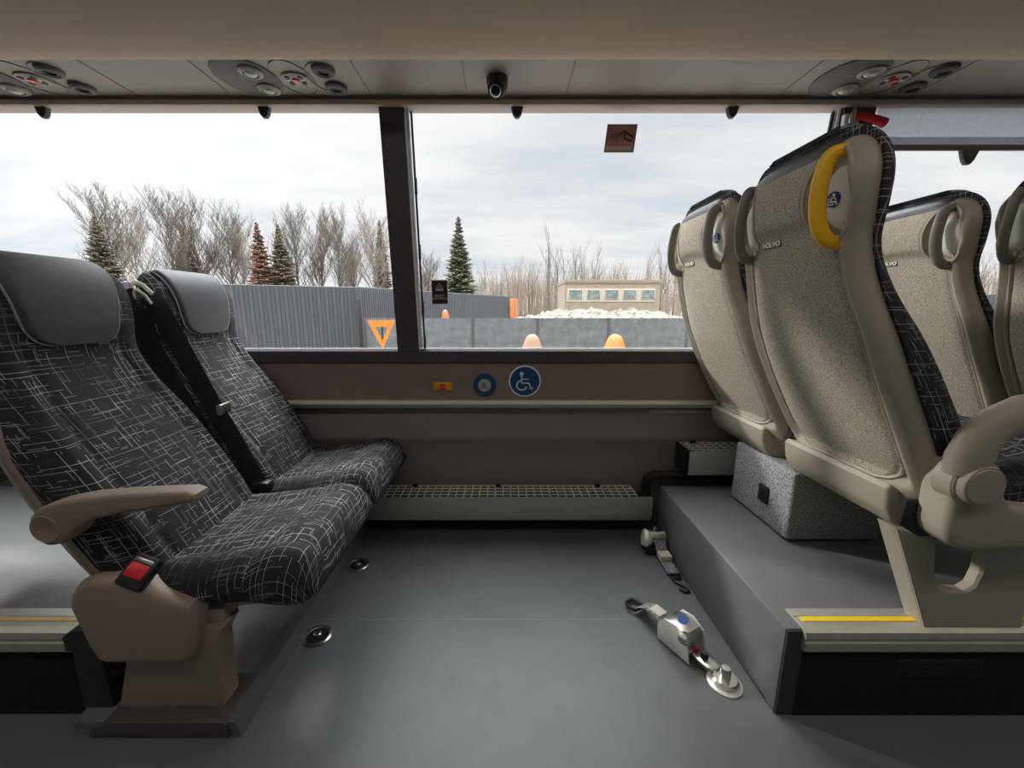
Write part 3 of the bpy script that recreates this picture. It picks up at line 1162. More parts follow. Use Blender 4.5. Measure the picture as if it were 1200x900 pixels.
def headrest_domain(lo=0.0, grow=0.0):
    L = [lv for lv in levels(Z_LO, 120, Z_CAP, CAP_H, 22) if lv[0] > 0.905 - grow]
    rows = []
    z0 = L[0][0]
    for lv in L:
        a = (lv[0] - z0) / 0.05
        f = 0.60 + 0.40 * math.sqrt(max(0, 1 - (1 - min(1, a)) ** 2))
        t = (lv[1] - z0) / 0.24
        hw = (0.108 + 0.040 * min(1.0, t)) * f + grow
        rows.append((lv, hw))
    return rows


def b_headrest():
    rows = []
    b = B()
    for lv, hw in headrest_domain():
        zt, z, th, wd = lv
        wv = smooth_tab(W, zt) * (1 - 0.42 * wd ** 1.2)
        hw = min(hw, 0.92 * wv)
        r = []
        for k in range(37):
            t = -1 + 2 * k / 36
            y = t * hw
            p = front_pt(max(-0.99, min(0.99, y / wv)), lv)
            e = min(1.0, (1 - abs(t)) * hw / 0.012)
            nv = Vector((th, 0, math.sqrt(max(0, 1 - th * th))))
            r.append(p + nv * (0.002 + 0.009 * math.sqrt(max(0, e))))
        rows.append(r)
    # run over the top and a little way down the rear, lying on the shell's rounded cap
    for j in range(1, 9):
        a = math.radians(90 - 6.5 * j)
        lv = (Z_CAP, Z_CAP + (CAP_H - SH_DROP) * math.sin(a), math.cos(a), 1 - math.cos(a))
        wv = smooth_tab(W, Z_CAP) * 0.965 * (1 - 0.42 * lv[3] ** 1.2)
        hw = min(0.130, 0.90 * wv)
        r = []
        for k in range(37):
            t = -1 + 2 * k / 36
            p = shell_pt(max(-0.99, min(0.99, t * hw / wv)), lv)
            e = min(1.0, (1 - abs(t)) * hw / 0.035)
            off = (0.001 + 0.007 * math.sqrt(max(0, e))) * (1.0 if j < 7 else 0.15 if j == 8 else 0.75)
            r.append(p + Vector((-math.cos(a), 0, math.sin(a))) * off)
        rows.append(r)
    # tuck the lower edge in
    low = [Vector((p.x - 0.011, p.y, p.z - 0.002)) for p in rows[0]]
    b.grid([low] + rows)
    return b


def b_piping():
    dom = headrest_domain()
    left, right = [], []
    for lv, hw in dom:
        zt, z, th, wd = lv
        wv = smooth_tab(W, zt) * (1 - 0.42 * wd ** 1.2)
        hw = min(hw, 0.92 * wv)
        nv = Vector((th, 0, math.sqrt(max(0, 1 - th * th)))) * 0.003
        left.append(front_pt(max(-0.99, -hw / wv), lv) + nv)
        right.append(front_pt(min(0.99, hw / wv), lv) + nv)
    lv, hw = dom[0]
    wv = smooth_tab(W, lv[0])
    bot = [front_pt((-hw + 2 * hw * k / 16) / wv, lv) + Vector((0.003, 0, 0)) for k in range(1, 16)]
    b = B()
    b.tube(left[::-1] + bot + right, 0.0028, 6)
    return b


CUX = [0.03, 0.06, 0.10, 0.15, 0.20, 0.25, 0.30, 0.34, 0.36, 0.365, 0.37, 0.39, 0.42, 0.445, 0.465, 0.480, 0.492, 0.502, 0.509, 0.514, 0.517]
CTOP = [(0.03, 0.385), (0.10, 0.398), (0.20, 0.406), (0.30, 0.420), (0.36, 0.432), (0.42, 0.444), (0.455, 0.443), (0.48, 0.432), (0.50, 0.412), (0.512, 0.385), (0.5175, 0.352)]
CBOT = [(0.03, 0.310), (0.36, 0.300), (0.43, 0.288), (0.47, 0.286), (0.495, 0.292), (0.510, 0.312), (0.5175, 0.342)]


def b_cushion():
    rows, uvs = [], []
    acc, prev = 0.0, None
    n = 80
    for x in CUX:
        zt, zb = lerp_tab(CTOP, x), lerp_tab(CBOT, x)
        hw = 0.2225 if x < 0.46 else 0.2225 - 0.02 * ((x - 0.46) / 0.0575) ** 2
        zc, hh = (zt + zb) / 2, (zt - zb) / 2
        r = []
        for k in range(n):
            a = 2 * PI * k / n
            c, s = math.cos(a), math.sin(a)
            y = hw * math.copysign(abs(c) ** (2 / 4.2), c)
            z = zc + hh * math.copysign(abs(s) ** (2 / 3.0), s)
            if s > 0:
                q = abs(y) / hw
                k2 = min(1.0, s * 1.5)
                z += k2 * (0.010 * math.exp(-((q - 0.80) / 0.13) ** 2) - 0.008 * math.exp(-((q - 0.60) / 0.04) ** 2) - 0.004 * (1 - q))
                z -= k2 * 0.006 * math.exp(-((x - 0.365) / 0.007) ** 2)
            r.append(Vector((x - 0.16 * max(0.0, zt - z) * min(1.0, max(0.0, (x - 0.30) / 0.15)), y, z)))
        top = max(r, key=lambda p: p.z)
        cen = Vector((x, 0, zt))
        if prev is not None:
            acc += (cen - prev).length
        prev = cen
        us = [0.0]
        for a_, b_ in zip(r, r[1:] + r[:1]):
            us.append(us[-1] + (b_ - a_).length)
        rows.append(r)
        uvs.append([(u + 0.7, acc + 1.3) for u in us])
    b = B()
    b.grid(rows, uvs, close=True, caps=True)
    return b


def b_pan():
    b = B()
    P = [(-0.010, 0.345), (-0.020, 0.335), (-0.012, 0.285), (0.010, 0.246), (0.045, 0.232), (0.12, 0.240), (0.40, 0.276), (0.462, 0.296), (0.470, 0.306), (0.455, 0.318), (0.06, 0.330)]
    b.prism(P, 'y', -0.150, 0.200, 0.012, 3)
    return b


def b_lower_band():
    """plastic skirt below the shell, following its rounded plan"""
    rows = []
    S = [math.sin(-PI / 2 + PI * k / 40) for k in range(41)]
    for z, g, out in ((0.345, 0.985, 0.004), (0.325, 1.0, 0.010), (0.29, 1.0, 0.008), (0.262, 0.99, 0.0), (0.250, 0.965, -0.014)):
        r = []
        for s in S:
            x0 = 0.088 - (0.30 - z) * -0.35
            r.append(Vector((0.105 + (0.345 - z) * 0.55 - (0.101 + out) * sell(s, 3.0), s * 0.210 * g, z)))
        rows.append(r)
    b = B()
    b.grid(rows)
    inner = [[p + Vector((0.012, 0, 0)) for p in r] for r in rows]
    b.grid(inner[::-1])
    return b


def grip_path(sd):
    """curved bar bridging the pocket; sd = +1/-1 side"""
    a = shell_at(sd * 0.148, PKT[1] + 0.088)
    z = shell_at(sd * 0.156, PKT[1] - 0.090)
    c = shell_at(sd * 0.100, PKT[1]).x - 0.028
    P = []
    for k in range(41):
        t = 0.5 - 0.5 * math.cos(PI * k / 40)
        bow = math.sin(PI * t) ** 0.24
        base = a.lerp(z, t)
        P.append(Vector((base.x + 0.012 * (1 - bow) + (min(c, base.x - 0.034) - base.x) * bow, base.y - sd * 0.014 * bow, base.z)))
    return P


def b_grip(sd):
    P = grip_path(sd)
    b = B()
    n = len(P)
    ra = [0.0165 - 0.003 * abs(2 * k / (n - 1) - 1) ** 2 for k in range(n)]
    rb = [0.010 for _ in range(n)]
    b.tube(P, ra, 14, rb, up=(-0.85, sd * 0.5, 0.0))
    return b


def b_pocket_rim(sd):
    b = B()
    P = []
    for k in range(41):
        a = 2 * PI * k / 40
        y = PKT[0] + PKT[2] * 1.22 * math.cos(a)
        P.append(shell_at(sd * min(y, 0.180), PKT[1] + PKT[3] * 1.2 * math.sin(a), 0.0005))
    b.tube(P, 0.0042, 6, caps=False)
    return b


def b_plate(sd):
    rows = []
    for i in range(13):
        rr = i / 12
        rows.append([shell_at(sd * (PKT[0] + 0.006 + PKT[2] * 0.74 * max(rr, 0.01) * math.cos(a)), PKT[1] - 0.004 + PKT[3] * 0.80 * max(rr, 0.01) * math.sin(a), 0.008 - 0.007 * rr ** 4) for a in [2 * PI * k / 32 for k in range(32)]])
    b = B()
    b.grid(rows, close=True, caps=False)
    return b


MESH = {}


def part(name, key, builder, mat, parent, ang=38):
    if key not in MESH:
        MESH[key] = builder().mesh(key, ang)
        MESH[key].materials.append(mat)
    return link(name, MESH[key], mat, parent)


def badge(parent):
    c = shell_at(0.048, 0.913, 0.004)
    xa = (shell_at(0.020, 0.913) - shell_at(0.076, 0.913)).normalized()
    ya = (shell_at(0.048, 0.925) - shell_at(0.048, 0.901)).normalized()
    M = frame3(c, xa, Vector((0, 0, 1)) * 0.94 + ya * 0.3)
    if 'badge' not in MESH:
        MESH['badge'] = B().box((-0.034, -0.0085, -0.004), (0.034, 0.0085, 0.0022), 0.003, M=M).mesh('badge')
        MESH['badge'].materials.append(principled('badge_dark', (0.10, 0.095, 0.085), 0.5))
    bd = link('badge', MESH['badge'], None, parent)
    if 'badge_text' not in MESH:
        t = text_mesh('lettering', 'VOLVO', 0.0165, M @ Matrix.Translation((0, 0, 0.0024)) @ Matrix.Diagonal((1.22, 1, 1, 1)), white_m, bd, 0.0004, 0.0006)
        MESH['badge_text'] = t.data
    else:
        link('lettering', MESH['badge_text'], None, bd)


def pocket_sticker(parent, sd):
    yc, zc = sd * (PKT[0] + 0.006), PKT[1] - 0.004
    c = shell_at(yc, zc, 0.0095)
    e1 = (shell_at(yc - 0.012, zc, 0) - shell_at(yc + 0.012, zc, 0)).normalized()
    M = frame3(c, e1, Vector((0, 0, 1)))
    st_ = obj('belt_sticker', B().lathe([(0.0155, -0.001), (0.0155, 0.0006), (0.0005, 0.0008)], 28, M), navy_m, parent)
    b = B()
    up_ = M.to_3x3() @ Vector((0, 0, 1))

    def P(x, y):
        return M @ Vector((x * 0.0135, y * 0.0135, 0.0012))
    b.lathe([(0.0030, 0.0006), (0.0030, 0.0014), (0.0004, 0.0014)], 12, M @ Matrix.Translation((0.0015, 0.0085, 0)))
    b.tube([P(-0.1, 0.35), P(-0.25, -0.35), P(0.55, -0.40), P(0.75, -0.85)], 0.0020, 6, 0.0004, up_)
    b.tube([P(0.15, 0.30), P(0.6, -0.15)], 0.0013, 6, 0.0004, up_)
    b.tube([P(-0.55, 0.30), P(-0.65, -0.72), P(0.3, -0.75)], 0.0013, 6, 0.0004, up_)
    obj('seated_figure', b, white_m, st_)


def make_seat(label, loc, grip_near='grey', full=True, group=None, sticker=True):
    t = thing('bus_seat', label, 'seat', loc, 0, group)
    bk = part('backrest', 'backrest', b_backrest, fabric, t, 60)
    sh = part('back_shell', 'back_shell', b_shell, shell_m, t, 60)
    part('cloth_panel', 'cloth_panel', b_panel, shell_fab, sh, 60)
    part('head_panel', 'head_panel', b_head_panel, shell_fab, sh, 60)
    part('panel_rim', 'panel_rim', b_panel_rim, shell_m, sh, 60)
    hr = part('headrest', 'headrest', b_headrest, leather, t, 60)
    part('piping', 'piping', b_piping, piping_m, hr, 60)
    part('seat_cushion', 'seat_cushion', b_cushion, fabric, t, 60)
    part('seat_pan', 'seat_pan', b_pan, shell_m, t)
    part('shell_skirt', 'shell_skirt', b_lower_band, shell_m, t, 60)
    badge(sh)
    for sd in (-1, 1):
        col = yellow_m if (grip_near == 'yellow' and sd < 0) else grey_handle
        key = 'grip%d%s' % (sd, 'y' if col is yellow_m else 'g')
        g = part('grab_handle', key, lambda sd=sd: b_grip(sd), col, t, 60)
        if col is yellow_m:
            g['label'] = 'yellow grab handle'
        part('pocket_rim', 'rim%d' % sd, lambda sd=sd: b_pocket_rim(sd), shell_m, sh, 60)
        pp = part('pocket_plate', 'plate%d' % sd, lambda sd=sd: b_plate(sd), plate_m, sh, 60)
        if sd < 0 and sticker:
            pocket_sticker(sh, sd)
    return t


LX, RX, PITCH_X = -0.95, 0.92, 0.735
YA, YB = 1.02, 1.478
s_la = make_seat('dark patterned aisle seat with armrest, nearest on the left', (LX, YA, 0.003), group='left pair of seats')
s_lw = make_seat('dark patterned window seat behind the left seat with the armrest', (LX, YB, 0.003), group='left pair of seats')
s_ra = make_seat('right aisle seat seen from behind, with the yellow grab handle', (RX, YA, STEP_Z), 'yellow', group='right seats seen from behind')
s_rw = make_seat('beige backed seat standing against the window left of the yellow-handled seat', (RX, YB, STEP_Z), group='right seats seen from behind')
s_nw = make_seat('beige backed window seat of the next row, right of the yellow-handled seat', (RX + PITCH_X, YB, STEP_Z), group='right seats seen from behind', sticker=False)
s_na = make_seat('beige backed aisle seat of the next row, cut by the right photo edge', (RX + PITCH_X, YA, STEP_Z), group='right seats seen from behind')
s_pa = make_seat('dark seat cushion glimpsed behind the left pair at the photo edge', (LX - 0.87, YA, STEP_Z))

# --- left aisle seat: pedestal, side cover, armrest, buckle
b = B()
b.prism([(0.012, 0.040), (0.058, 0.190), (0.060, 0.245), (0.30, 0.270), (0.275, 0.225), (0.268, 0.040)], 'y', -0.220, -0.160, 0.006)
ped = obj('pedestal', b, trimbrown, s_la)
obj('foot_plate', B().prism([(-0.030, -0.003), (-0.030, 0.020), (0.0, 0.034), (0.03, 0.044), (0.288, 0.044), (0.300, 0.036), (0.300, -0.003)], 'y', -0.257, -0.125, 0.006), principled('foot_plate', (0.070, 0.056, 0.052), 0.45), s_la)
obj('leg_bracket', B().prism([(0.225, 0.262), (0.290, 0.268), (0.286, 0.300), (0.225, 0.300)], 'y', -0.205, -0.15, 0.003), trimbrown, s_la)
P = [(-0.020, 0.340), (-0.012, 0.375), (0.010, 0.400), (0.045, 0.413), (0.090, 0.410), (0.150, 0.392), (0.205, 0.366), (0.250, 0.345), (0.258, 0.320), (0.246, 0.240), (0.236, 0.208), (0.216, 0.192), (0.035, 0.192), (0.018, 0.202), (0.002, 0.240)]
obj('side_cover', B().prism(P, 'y', -0.252, -0.175, 0.022, 4), trimbrown, s_la)
P = [(-0.036, 0.548), (-0.030, 0.572), (-0.012, 0.590), (0.03, 0.604), (0.085, 0.615), (0.16, 0.622), (0.24, 0.626), (0.300, 0.628), (0.317, 0.621), (0.318, 0.611), (0.310, 0.604), (0.24, 0.592), (0.16, 0.580), (0.10, 0.567), (0.065, 0.548), (0.045, 0.525), (0.022, 0.510), (-0.005, 0.507), (-0.028, 0.520)]
arm = obj('armrest', B().prism(P, 'y', -0.270, -0.222, 0.013, 4), trimbrown, s_la)
Mp = Matrix.Translation((0.0, -0.268, 0.547)) @ Matrix.Rotation(PI / 2, 4, 'X')
obj('pivot_cap', B().lathe([(0.031, 0.0), (0.031, 0.002), (0.029, 0.0042), (0.027, 0.003), (0.001, 0.0034)], 32, Mp), trimbrown, arm)
obj('arm_support', B().tube([(0.0, -0.24, 0.547), (0.0, -0.17, 0.547)], 0.018, 16), trimbrown, s_la)
# shell edge strip on the aisle side
b = B()
b.tube([(lambda p: Vector((p.x + 0.004, -smooth_tab(W, z) + 0.004, z)))(Vector((seam_x(z), 0, z))) for z in [0.33 + 0.04 * i for i in range(12)]], 0.016, 10, 0.005, up=(0, -1, 0))
obj('shell_edge', b, trimbrown, s_la)
Mk = frame3((0.135, -0.228, 0.418), Vector((0.92, -0.10, -0.30)), Vector((0.28, 0.55, 0.55)))
bu = obj('belt_buckle', B().box((-0.030, -0.034, -0.016), (0.030, 0.034, 0.010), 0.006, M=Mk), black_m, s_la)
obj('red_button', B().box((-0.022, -0.014, 0.008), (0.022, 0.016, 0.013), 0.003, M=Mk), red_m, bu)
obj('buckle_mouth', B().box((-0.022, 0.019, 0.009), (0.022, 0.027, 0.0115), 0.001, M=Mk), steel_m, bu)
obj('buckle_stalk', B().tube([(0.12, -0.215, 0.40), (0.10, -0.205, 0.37), (0.09, -0.19, 0.34)], 0.012, 8), black_m, bu)

# --- plain supports under the other seats


def strut(parent, zfloor, ys=(-0.10,)):
    b = B()
    for y in ys:
        b.prism([(0.13, zfloor), (0.15, 0.25), (0.27, 0.26), (0.29, zfloor)], 'y', y - 0.03, y + 0.03, 0.006)
    obj('seat_leg', b, trimbrown, parent)


strut(s_lw, 0.036)
strut(s_rw, 0.0, (-0.02,))
strut(s_nw, 0.0)
strut(s_na, 0.0, (-0.16,))
strut(s_pa, 0.0, (-0.16,))

# --- belt hanging from the shoulder of the left window seat
b = B()
bx = [(-0.215, -0.150, 1.050), (-0.165, -0.196, 1.035), (-0.115, -0.226, 0.985), (-0.06, -0.232, 0.86), (0.0, -0.228, 0.70), (0.06, -0.224, 0.56), (0.105, -0.220, 0.44), (0.12, -0.218, 0.39)]
b.tube(bx, 0.026, 8, 0.0022, up=(0.55, -0.8, 0.3))
bl_ = obj('seat_belt', b, belt_m, s_lw)
b = B()
b.tube([(-0.24, -0.190, 1.055), (-0.20, -0.214, 0.99), (-0.165, -0.230, 0.88), (-0.10, -0.232, 0.72), (-0.03, -0.230, 0.56), (0.03, -0.226, 0.44)], 0.030, 8, 0.003, up=(0.5, -0.85, 0.2))
obj('seat_belt', b, belt_m, s_lw)
b = B()
b.tube([(-0.235, -0.165, 1.072), (-0.20, -0.205, 1.080), (-0.16, -0.222, 1.066), (-0.135, -0.224, 1.040)], 0.006, 8)
b.tube([(-0.23, -0.180, 1.045), (-0.19, -0.214, 1.055), (-0.155, -0.226, 1.035), (-0.14, -0.226, 1.010)], 0.004, 8)
obj('belt_guide', b, plate_m, s_lw)
obj('belt_tongue', B().box((0.020, -0.236, 0.655), (0.036, -0.185, 0.690), 0.003), steel_m, s_lw)
obj('belt_buckle', B().box((0.105, -0.232, 0.392), (0.155, -0.190, 0.418), 0.006), black_m, s_lw)

# --- right aisle seat: pedestal frame, hinge housing and raised curved armrest (local to RX, YA, STEP_Z)
ped_o = [(0.085, 0.002), (0.315, 0.002), (0.300, 0.21), (-0.005, 0.255), (-0.030, 0.262)]
hole = [(0.066, 0.222), (0.184, 0.216), (0.186, 0.150), (0.178, 0.116), (0.160, 0.102), (0.118, 0.104), (0.096, 0.114), (0.082, 0.150)]


def ring_prism(outer, inner, y0, y1):
    """plate with a hole (both outlines resampled from the hole's centre by angle)"""
    cx = sum(p[0] for p in inner) / len(inner)
    cz = sum(p[1] for p in inner) / len(inner)

    def cast(poly, a):
        d = Vector((math.cos(a), math.sin(a)))
        best = None
        for i in range(len(poly)):
            p, q = Vector(poly[i]) - Vector((cx, cz)), Vector(poly[(i + 1) % len(poly)]) - Vector((cx, cz))
            e = q - p
            den_ = d.x * e.y - d.y * e.x
            if abs(den_) < 1e-12:
                continue
            t_ = (p.x * e.y - p.y * e.x) / den_
            u_ = (p.x * d.y - p.y * d.x) / den_
            if t_ > 0 and -1e-6 <= u_ <= 1 + 1e-6 and (best is None or t_ > best):
                best = t_
        return (cx + d.x * best, cz + d.y * best)
    angs = sorted({round(2 * PI * k / 72, 5) for k in range(72)} | {round(math.atan2(p[1] - cz, p[0] - cx) % (2 * PI), 5) for p in outer + inner})
    O = [cast(outer, a) for a in angs]
    I = [cast(inner, a) for a in angs]
    b = B()
    loops = []
    for poly, ins, y in ((O, 0.0, y0 + 0.006), (O, 0.006, y0), (I, -0.005, y0), (I, 0.0, y0 + 0.005), (I, 0.0, y1), (O, 0.0, y1), (O, 0.0, y0 + 0.006)):
        lp = []
        for p in poly:
            d = Vector((cx - p[0], cz - p[1]))
            d = d.normalized() * ins if d.length else d
            lp.append(Vector((p[0] + d.x, y, p[1] + d.y)))
        loops.append(lp)
    b.grid(loops, close=True)
    bmesh.ops.remove_doubles(b.bm, verts=b.bm.verts, dist=0.00005)
    return b


b = ring_prism(ped_o, hole, -0.200, -0.176)
b.prism([(0.086, 0.002), (0.108, 0.002), (0.078, 0.10), (0.050, 0.225), (-0.004, 0.255), (-0.029, 0.262)], 'y', -0.1985, -0.150)
b.prism([(0.240, 0.002), (0.314, 0.002), (0.300, 0.21), (0.225, 0.235)], 'y', -0.1985, -0.150)
obj('pedestal', b, shell_m, s_ra, 30)
P = [(0.000, 0.300), (-0.002, 0.400), (0.004, 0.440), (0.022, 0.458), (0.050, 0.455), (0.085, 0.440), (0.104, 0.410), (0.110, 0.375), (0.132, 0.350), (0.20, 0.340), (0.30, 0.335), (0.30, 0.262), (0.16, 0.252), (0.07, 0.248), (0.030, 0.256), (0.008, 0.275)]
obj('side_cover', B().prism(P, 'y', -0.268, -0.195, 0.016, 4), shell_m, s_ra)
obj('cover_gap', B().prism([(-0.030, 0.275), (-0.025, 0.335), (0.02, 0.335), (0.20, 0.26), (0.02, 0.245)], 'y', -0.204, -0.192, 0.004), black_m, s_ra)
b = B()
ap = [(0.026, 0.425), (0.024, 0.455), (0.034, 0.490), (0.058, 0.523), (0.108, 0.550), (0.18, 0.563), (0.27, 0.566), (0.34, 0.562), (0.365, 0.558)]
b.tube([(x, -0.256, z) for x, z in ap], [0.043, 0.042, 0.040, 0.038, 0.036, 0.033, 0.030, 0.026, 0.012], 16, [0.028] * 8 + [0.014], up=(0, -1, 0))
arm = obj('armrest', b, shell_m, s_ra, 60)
Mp = Matrix.Translation((0.036, -0.240, 0.404)) @ Matrix.Rotation(PI / 2, 4, 'X')
hub = obj('armrest_hub', B().lathe([(0.043, 0.0), (0.043, 0.042), (0.041, 0.045), (0.038, 0.0445), (0.036, 0.047), (0.001, 0.048)], 40, Mp), shell_m, s_ra)
obj('hub_collar', B().lathe([(0.050, -0.01), (0.050, 0.026), (0.046, 0.030), (0.042, 0.030)], 40, Mp), shell_m, hub)
# plain armrests for the rows further on
for s_ in (s_na,):
    obj('armrest', B().tube([(x, -0.262, z) for x, z in ap], 0.030, 12, 0.028, up=(0, -1, 0)), shell_m, s_, 60)
    obj('armrest_hub', B().lathe([(0.052, -0.06), (0.052, 0.040), (0.046, 0.046), (0.001, 0.047)], 32, Mp), shell_m, s_)

# ------------------------------------------------------------------ carpeted box under the right window seat
cb = thing('equipment_box', 'grey carpet-covered box under the right window seat', 'box', (1.065, 1.34, STEP_Z + 0.006))
obj('carcass', B().box((-0.145, -0.162, 0.0), (0.16, 0.16, 0.232), 0.012, 3), carpet_box, cb)
o = obj('socket', B().box((-0.154, -0.060, 0.075), (-0.142, -0.012, 0.135), 0.004), black_m, cb)
obj('socket_recess', B().box((-0.1555, -0.050, 0.086), (-0.153, -0.022, 0.124), 0.001), dark_hole, o)

# ------------------------------------------------------------------ floor anchors and wheelchair tie-downs


def anchor(x, y, lab):
    t = thing('floor_anchor', lab, 'floor anchor', (x, y, 0.0), 0, 'wheelchair anchors by the left plinth')
    obj('ring', B().lathe([(0.0425, 0.0), (0.0425, 0.003), (0.038, 0.006), (0.031, 0.006), (0.029, 0.003), (0.0005, 0.003)], 36), steel_m, t)
    obj('socket', B().lathe([(0.0290, 0.003), (0.0280, 0.005), (0.020, 0.005), (0.017, 0.0035), (0.0005, 0.0035)], 30), black_m, t)
    obj('stud', B().lathe([(0.011, 0.003), (0.011, 0.010), (0.008, 0.012), (0.0005, 0.012)], 20), steel_m, t)


anchor(-0.578, 1.062, 'round steel floor anchor below the near left seat, closer to the camera')
anchor(-0.578, 1.41, 'round steel floor anchor nearer the long heater, partly under the left window seat')


def tie_down(name, label, origin, rz):
    """retractor: local +x runs from the floor stud towards the webbing hook"""
    t = thing(name, label, 'tie-down strap', origin, rz)
    o = obj('anchor_ring', B().lathe([(0.044, 0.0), (0.044, 0.004), (0.038, 0.007), (0.001, 0.007)], 36), alu_m, t)
    b = B()
    b.lathe([(0.033, 0.006), (0.034, 0.016), (0.030, 0.021), (0.012, 0.022)], 32)
    b.lathe([(0.013, 0.020), (0.013, 0.046), (0.011, 0.050), (0.001, 0.051)], 24)
    obj('lock_stud', b, steel_m, t)
    # link plate with knob
    b = B()
    b.prism([(0.020, -0.018), (0.038, -0.024), (0.080, -0.022), (0.092, -0.012), (0.092, 0.012), (0.080, 0.022), (0.038, 0.024), (0.020, 0.018)], 'z', 0.016, 0.028, 0.003)
    lp = obj('link_plate', b, steel_m, t)
    obj('knob', B().lathe([(0.011, 0.027), (0.011, 0.042), (0.009, 0.045), (0.001, 0.045)], 16, Matrix.Translation((0.062, 0.0, 0))), black_m, lp)
    obj('warning_tag', B().box((0.086, -0.010, 0.030), (0.096, 0.010, 0.036), 0.001), red_m, lp)
    # pressed steel cover with flanged side
    b = B()
    P = [(0.090, 0.010), (0.090, 0.062), (0.104, 0.082), (0.150, 0.088), (0.178, 0.080), (0.186, 0.060), (0.184, 0.010)]
    b.prism(P, 'y', -0.036, 0.036, 0.006, 3)
    cv = obj('reel_cover', b, steel_m, t)
    b = B()
    b.prism([(0.080, 0.006), (0.094, 0.072), (0.130, 0.094), (0.168, 0.088), (0.192, 0.058), (0.190, 0.006)], 'y', -0.041, -0.036, 0.002)
    b.prism([(0.080, 0.006), (0.094, 0.072), (0.130, 0.094), (0.168, 0.088), (0.192, 0.058), (0.190, 0.006)], 'y', 0.036, 0.041, 0.002)
    obj('side_flange', b, alu_m, cv)
    obj('release_knob', B().lathe([(0.016, 0.0), (0.018, 0.014), (0.014, 0.026), (0.001, 0.028)], 20, Matrix.Translation((0.100, 0.030, 0.070)) @ Matrix.Rotation(-PI / 3, 4, 'X')), steel_m, cv)
    o = obj('blue_label', B().lathe([(0.017, 0.0), (0.017, 0.0008), (0.0005, 0.001)], 28, Matrix.Translation((0.140, -0.004, 0.0872)) @ Matrix.Rotation(-0.12, 4, 'Y'), 0.75, 1.0), principled('label_blue', (0.02, 0.09, 0.30), 0.4) if 'label_blue' not in MATS else MATS['label_blue'], cv)
    # webbing and hook
    b = B()
    wp = [(0.182, 0.0, 0.040), (0.205, 0.0, 0.052), (0.232, 0.0, 0.056), (0.258, 0.0, 0.050), (0.282, 0.0, 0.034), (0.298, 0.0, 0.016)]
    b.tube(wp, 0.023, 8, 0.0022, up=(0, 0, 1))
    wbm = MATS.get('webbing') or speckle('webbing', (0.05, 0.05, 0.05), (0.42, 0.41, 0.38), 180, 0.8, 0.2)
    wb_ = obj('webbing', b, wbm, t)
    b = B()
    b.box((0.205, -0.018, 0.0555), (0.245, 0.018, 0.0592), 0.001)
    obj('web_label', b, principled('web_label', (0.60, 0.56, 0.44), 0.6) if 'web_label' not in MATS else MATS['web_label'], wb_)
    return t


def hook(t, pts, r=0.006):
    obj('hook', B().tube(pts, r, 10), black_m, t)


td = tie_down('tie_down_reel', 'steel wheelchair tie-down reel with blue label lying in the open floor', (0.598, 0.905, 0.0), math.radians(119))
hook(td, [(0.292, -0.024, 0.016), (0.296, 0.024, 0.016), (0.318, 0.030, 0.012), (0.340, 0.016, 0.010), (0.340, -0.010, 0.010), (0.322, -0.022, 0.010), (0.300, -0.020, 0.014)])
b = B()
# far one is fixed at the step's side and its webbing falls towards us
t2 = thing('tie_down_reel', 'steel wheelchair tie-down reel beside the step corner near the long heater', 'tie-down strap', (0.640, 1.505, 0.0))
b.tube([(-0.045, 0.0, 0.060), (0.028, 0.0, 0.062)], 0.030, 24)
b2 = obj('reel_cover', b, steel_m, t2)
obj('end_flange', B().tube([(-0.062, 0.0, 0.062), (-0.050, -0.002, 0.060), (-0.042, 0.0, 0.060)], [0.030, 0.037, 0.032], 24), alu_m, b2)
obj('release_knob', B().tube([(-0.012, 0.0, 0.085), (-0.014, 0.0, 0.110)], [0.008, 0.006], 10), steel_m, b2)
obj('base_plate', B().box((-0.055, -0.035, 0.0), (0.032, 0.040, 0.034), 0.006), black_m, t2)
b = B()
b.tube([(-0.002, -0.028, 0.066), (-0.001, -0.044, 0.048), (0.000, -0.060, 0.030), (0.004, -0.100, 0.014), (0.008, -0.135, 0.008), (0.010, -0.160, 0.006)], 0.023, 8, 0.0022, up=(0, -0.5, 1))
w2 = obj('webbing', b, MATS['webbing'], t2)
obj('web_label', B().box((-0.020, -0.095, 0.013), (0.026, -0.052, 0.036), 0.003), MATS['web_label'], w2)
obj('hook', B().tube([(-0.018, -0.162, 0.006), (0.030, -0.160, 0.007), (0.020, -0.185, 0.007), (-0.012, -0.178, 0.006), (-0.006, -0.205, 0.006), (0.012, -0.222, 0.006), (0.024, -0.232, 0.006), (0.022, -0.252, 0.006), (0.006, -0.254, 0.006), (-0.008, -0.240, 0.006)], 0.0055, 10), black_m, t2)

# ------------------------------------------------------------------ glowing fill strip on the unseen ceiling, added to brighten the interior
lamp = thing('fill_strip', 'long glowing fill strip added on the unseen ceiling over the aisle', 'fill light', (0, 0.0, 2.2))
em_m = bpy.data.materials.new('fill_glow')
em_m.use_nodes = True
e_ = em_m.node_tree.nodes['Principled BSDF']
e_.inputs['Base Color'].default_value = (0.8, 0.8, 0.8, 1)
e_.inputs['Emission Color'].default_value = (1.0, 0.95, 0.86, 1)
e_.inputs['Emission Strength'].default_value = FILL_POWER * 0.25
obj('fill_panel', B().box((-4.2, -0.10, -0.03), (4.2, 0.10, -0.012), 0.004), em_m, lamp)
obj('housing', B().box((-4.3, -0.13, -0.014), (4.3, 0.13, 0.0), 0.004), ceil_m, lamp)

# ------------------------------------------------------------------ outdoors
GZ = -0.40


def ox(px, d):
    """x of a point seen at image column px when it stands d metres ahead"""
    return (px - CX) / F_PX * d / math.cos(PITCH)


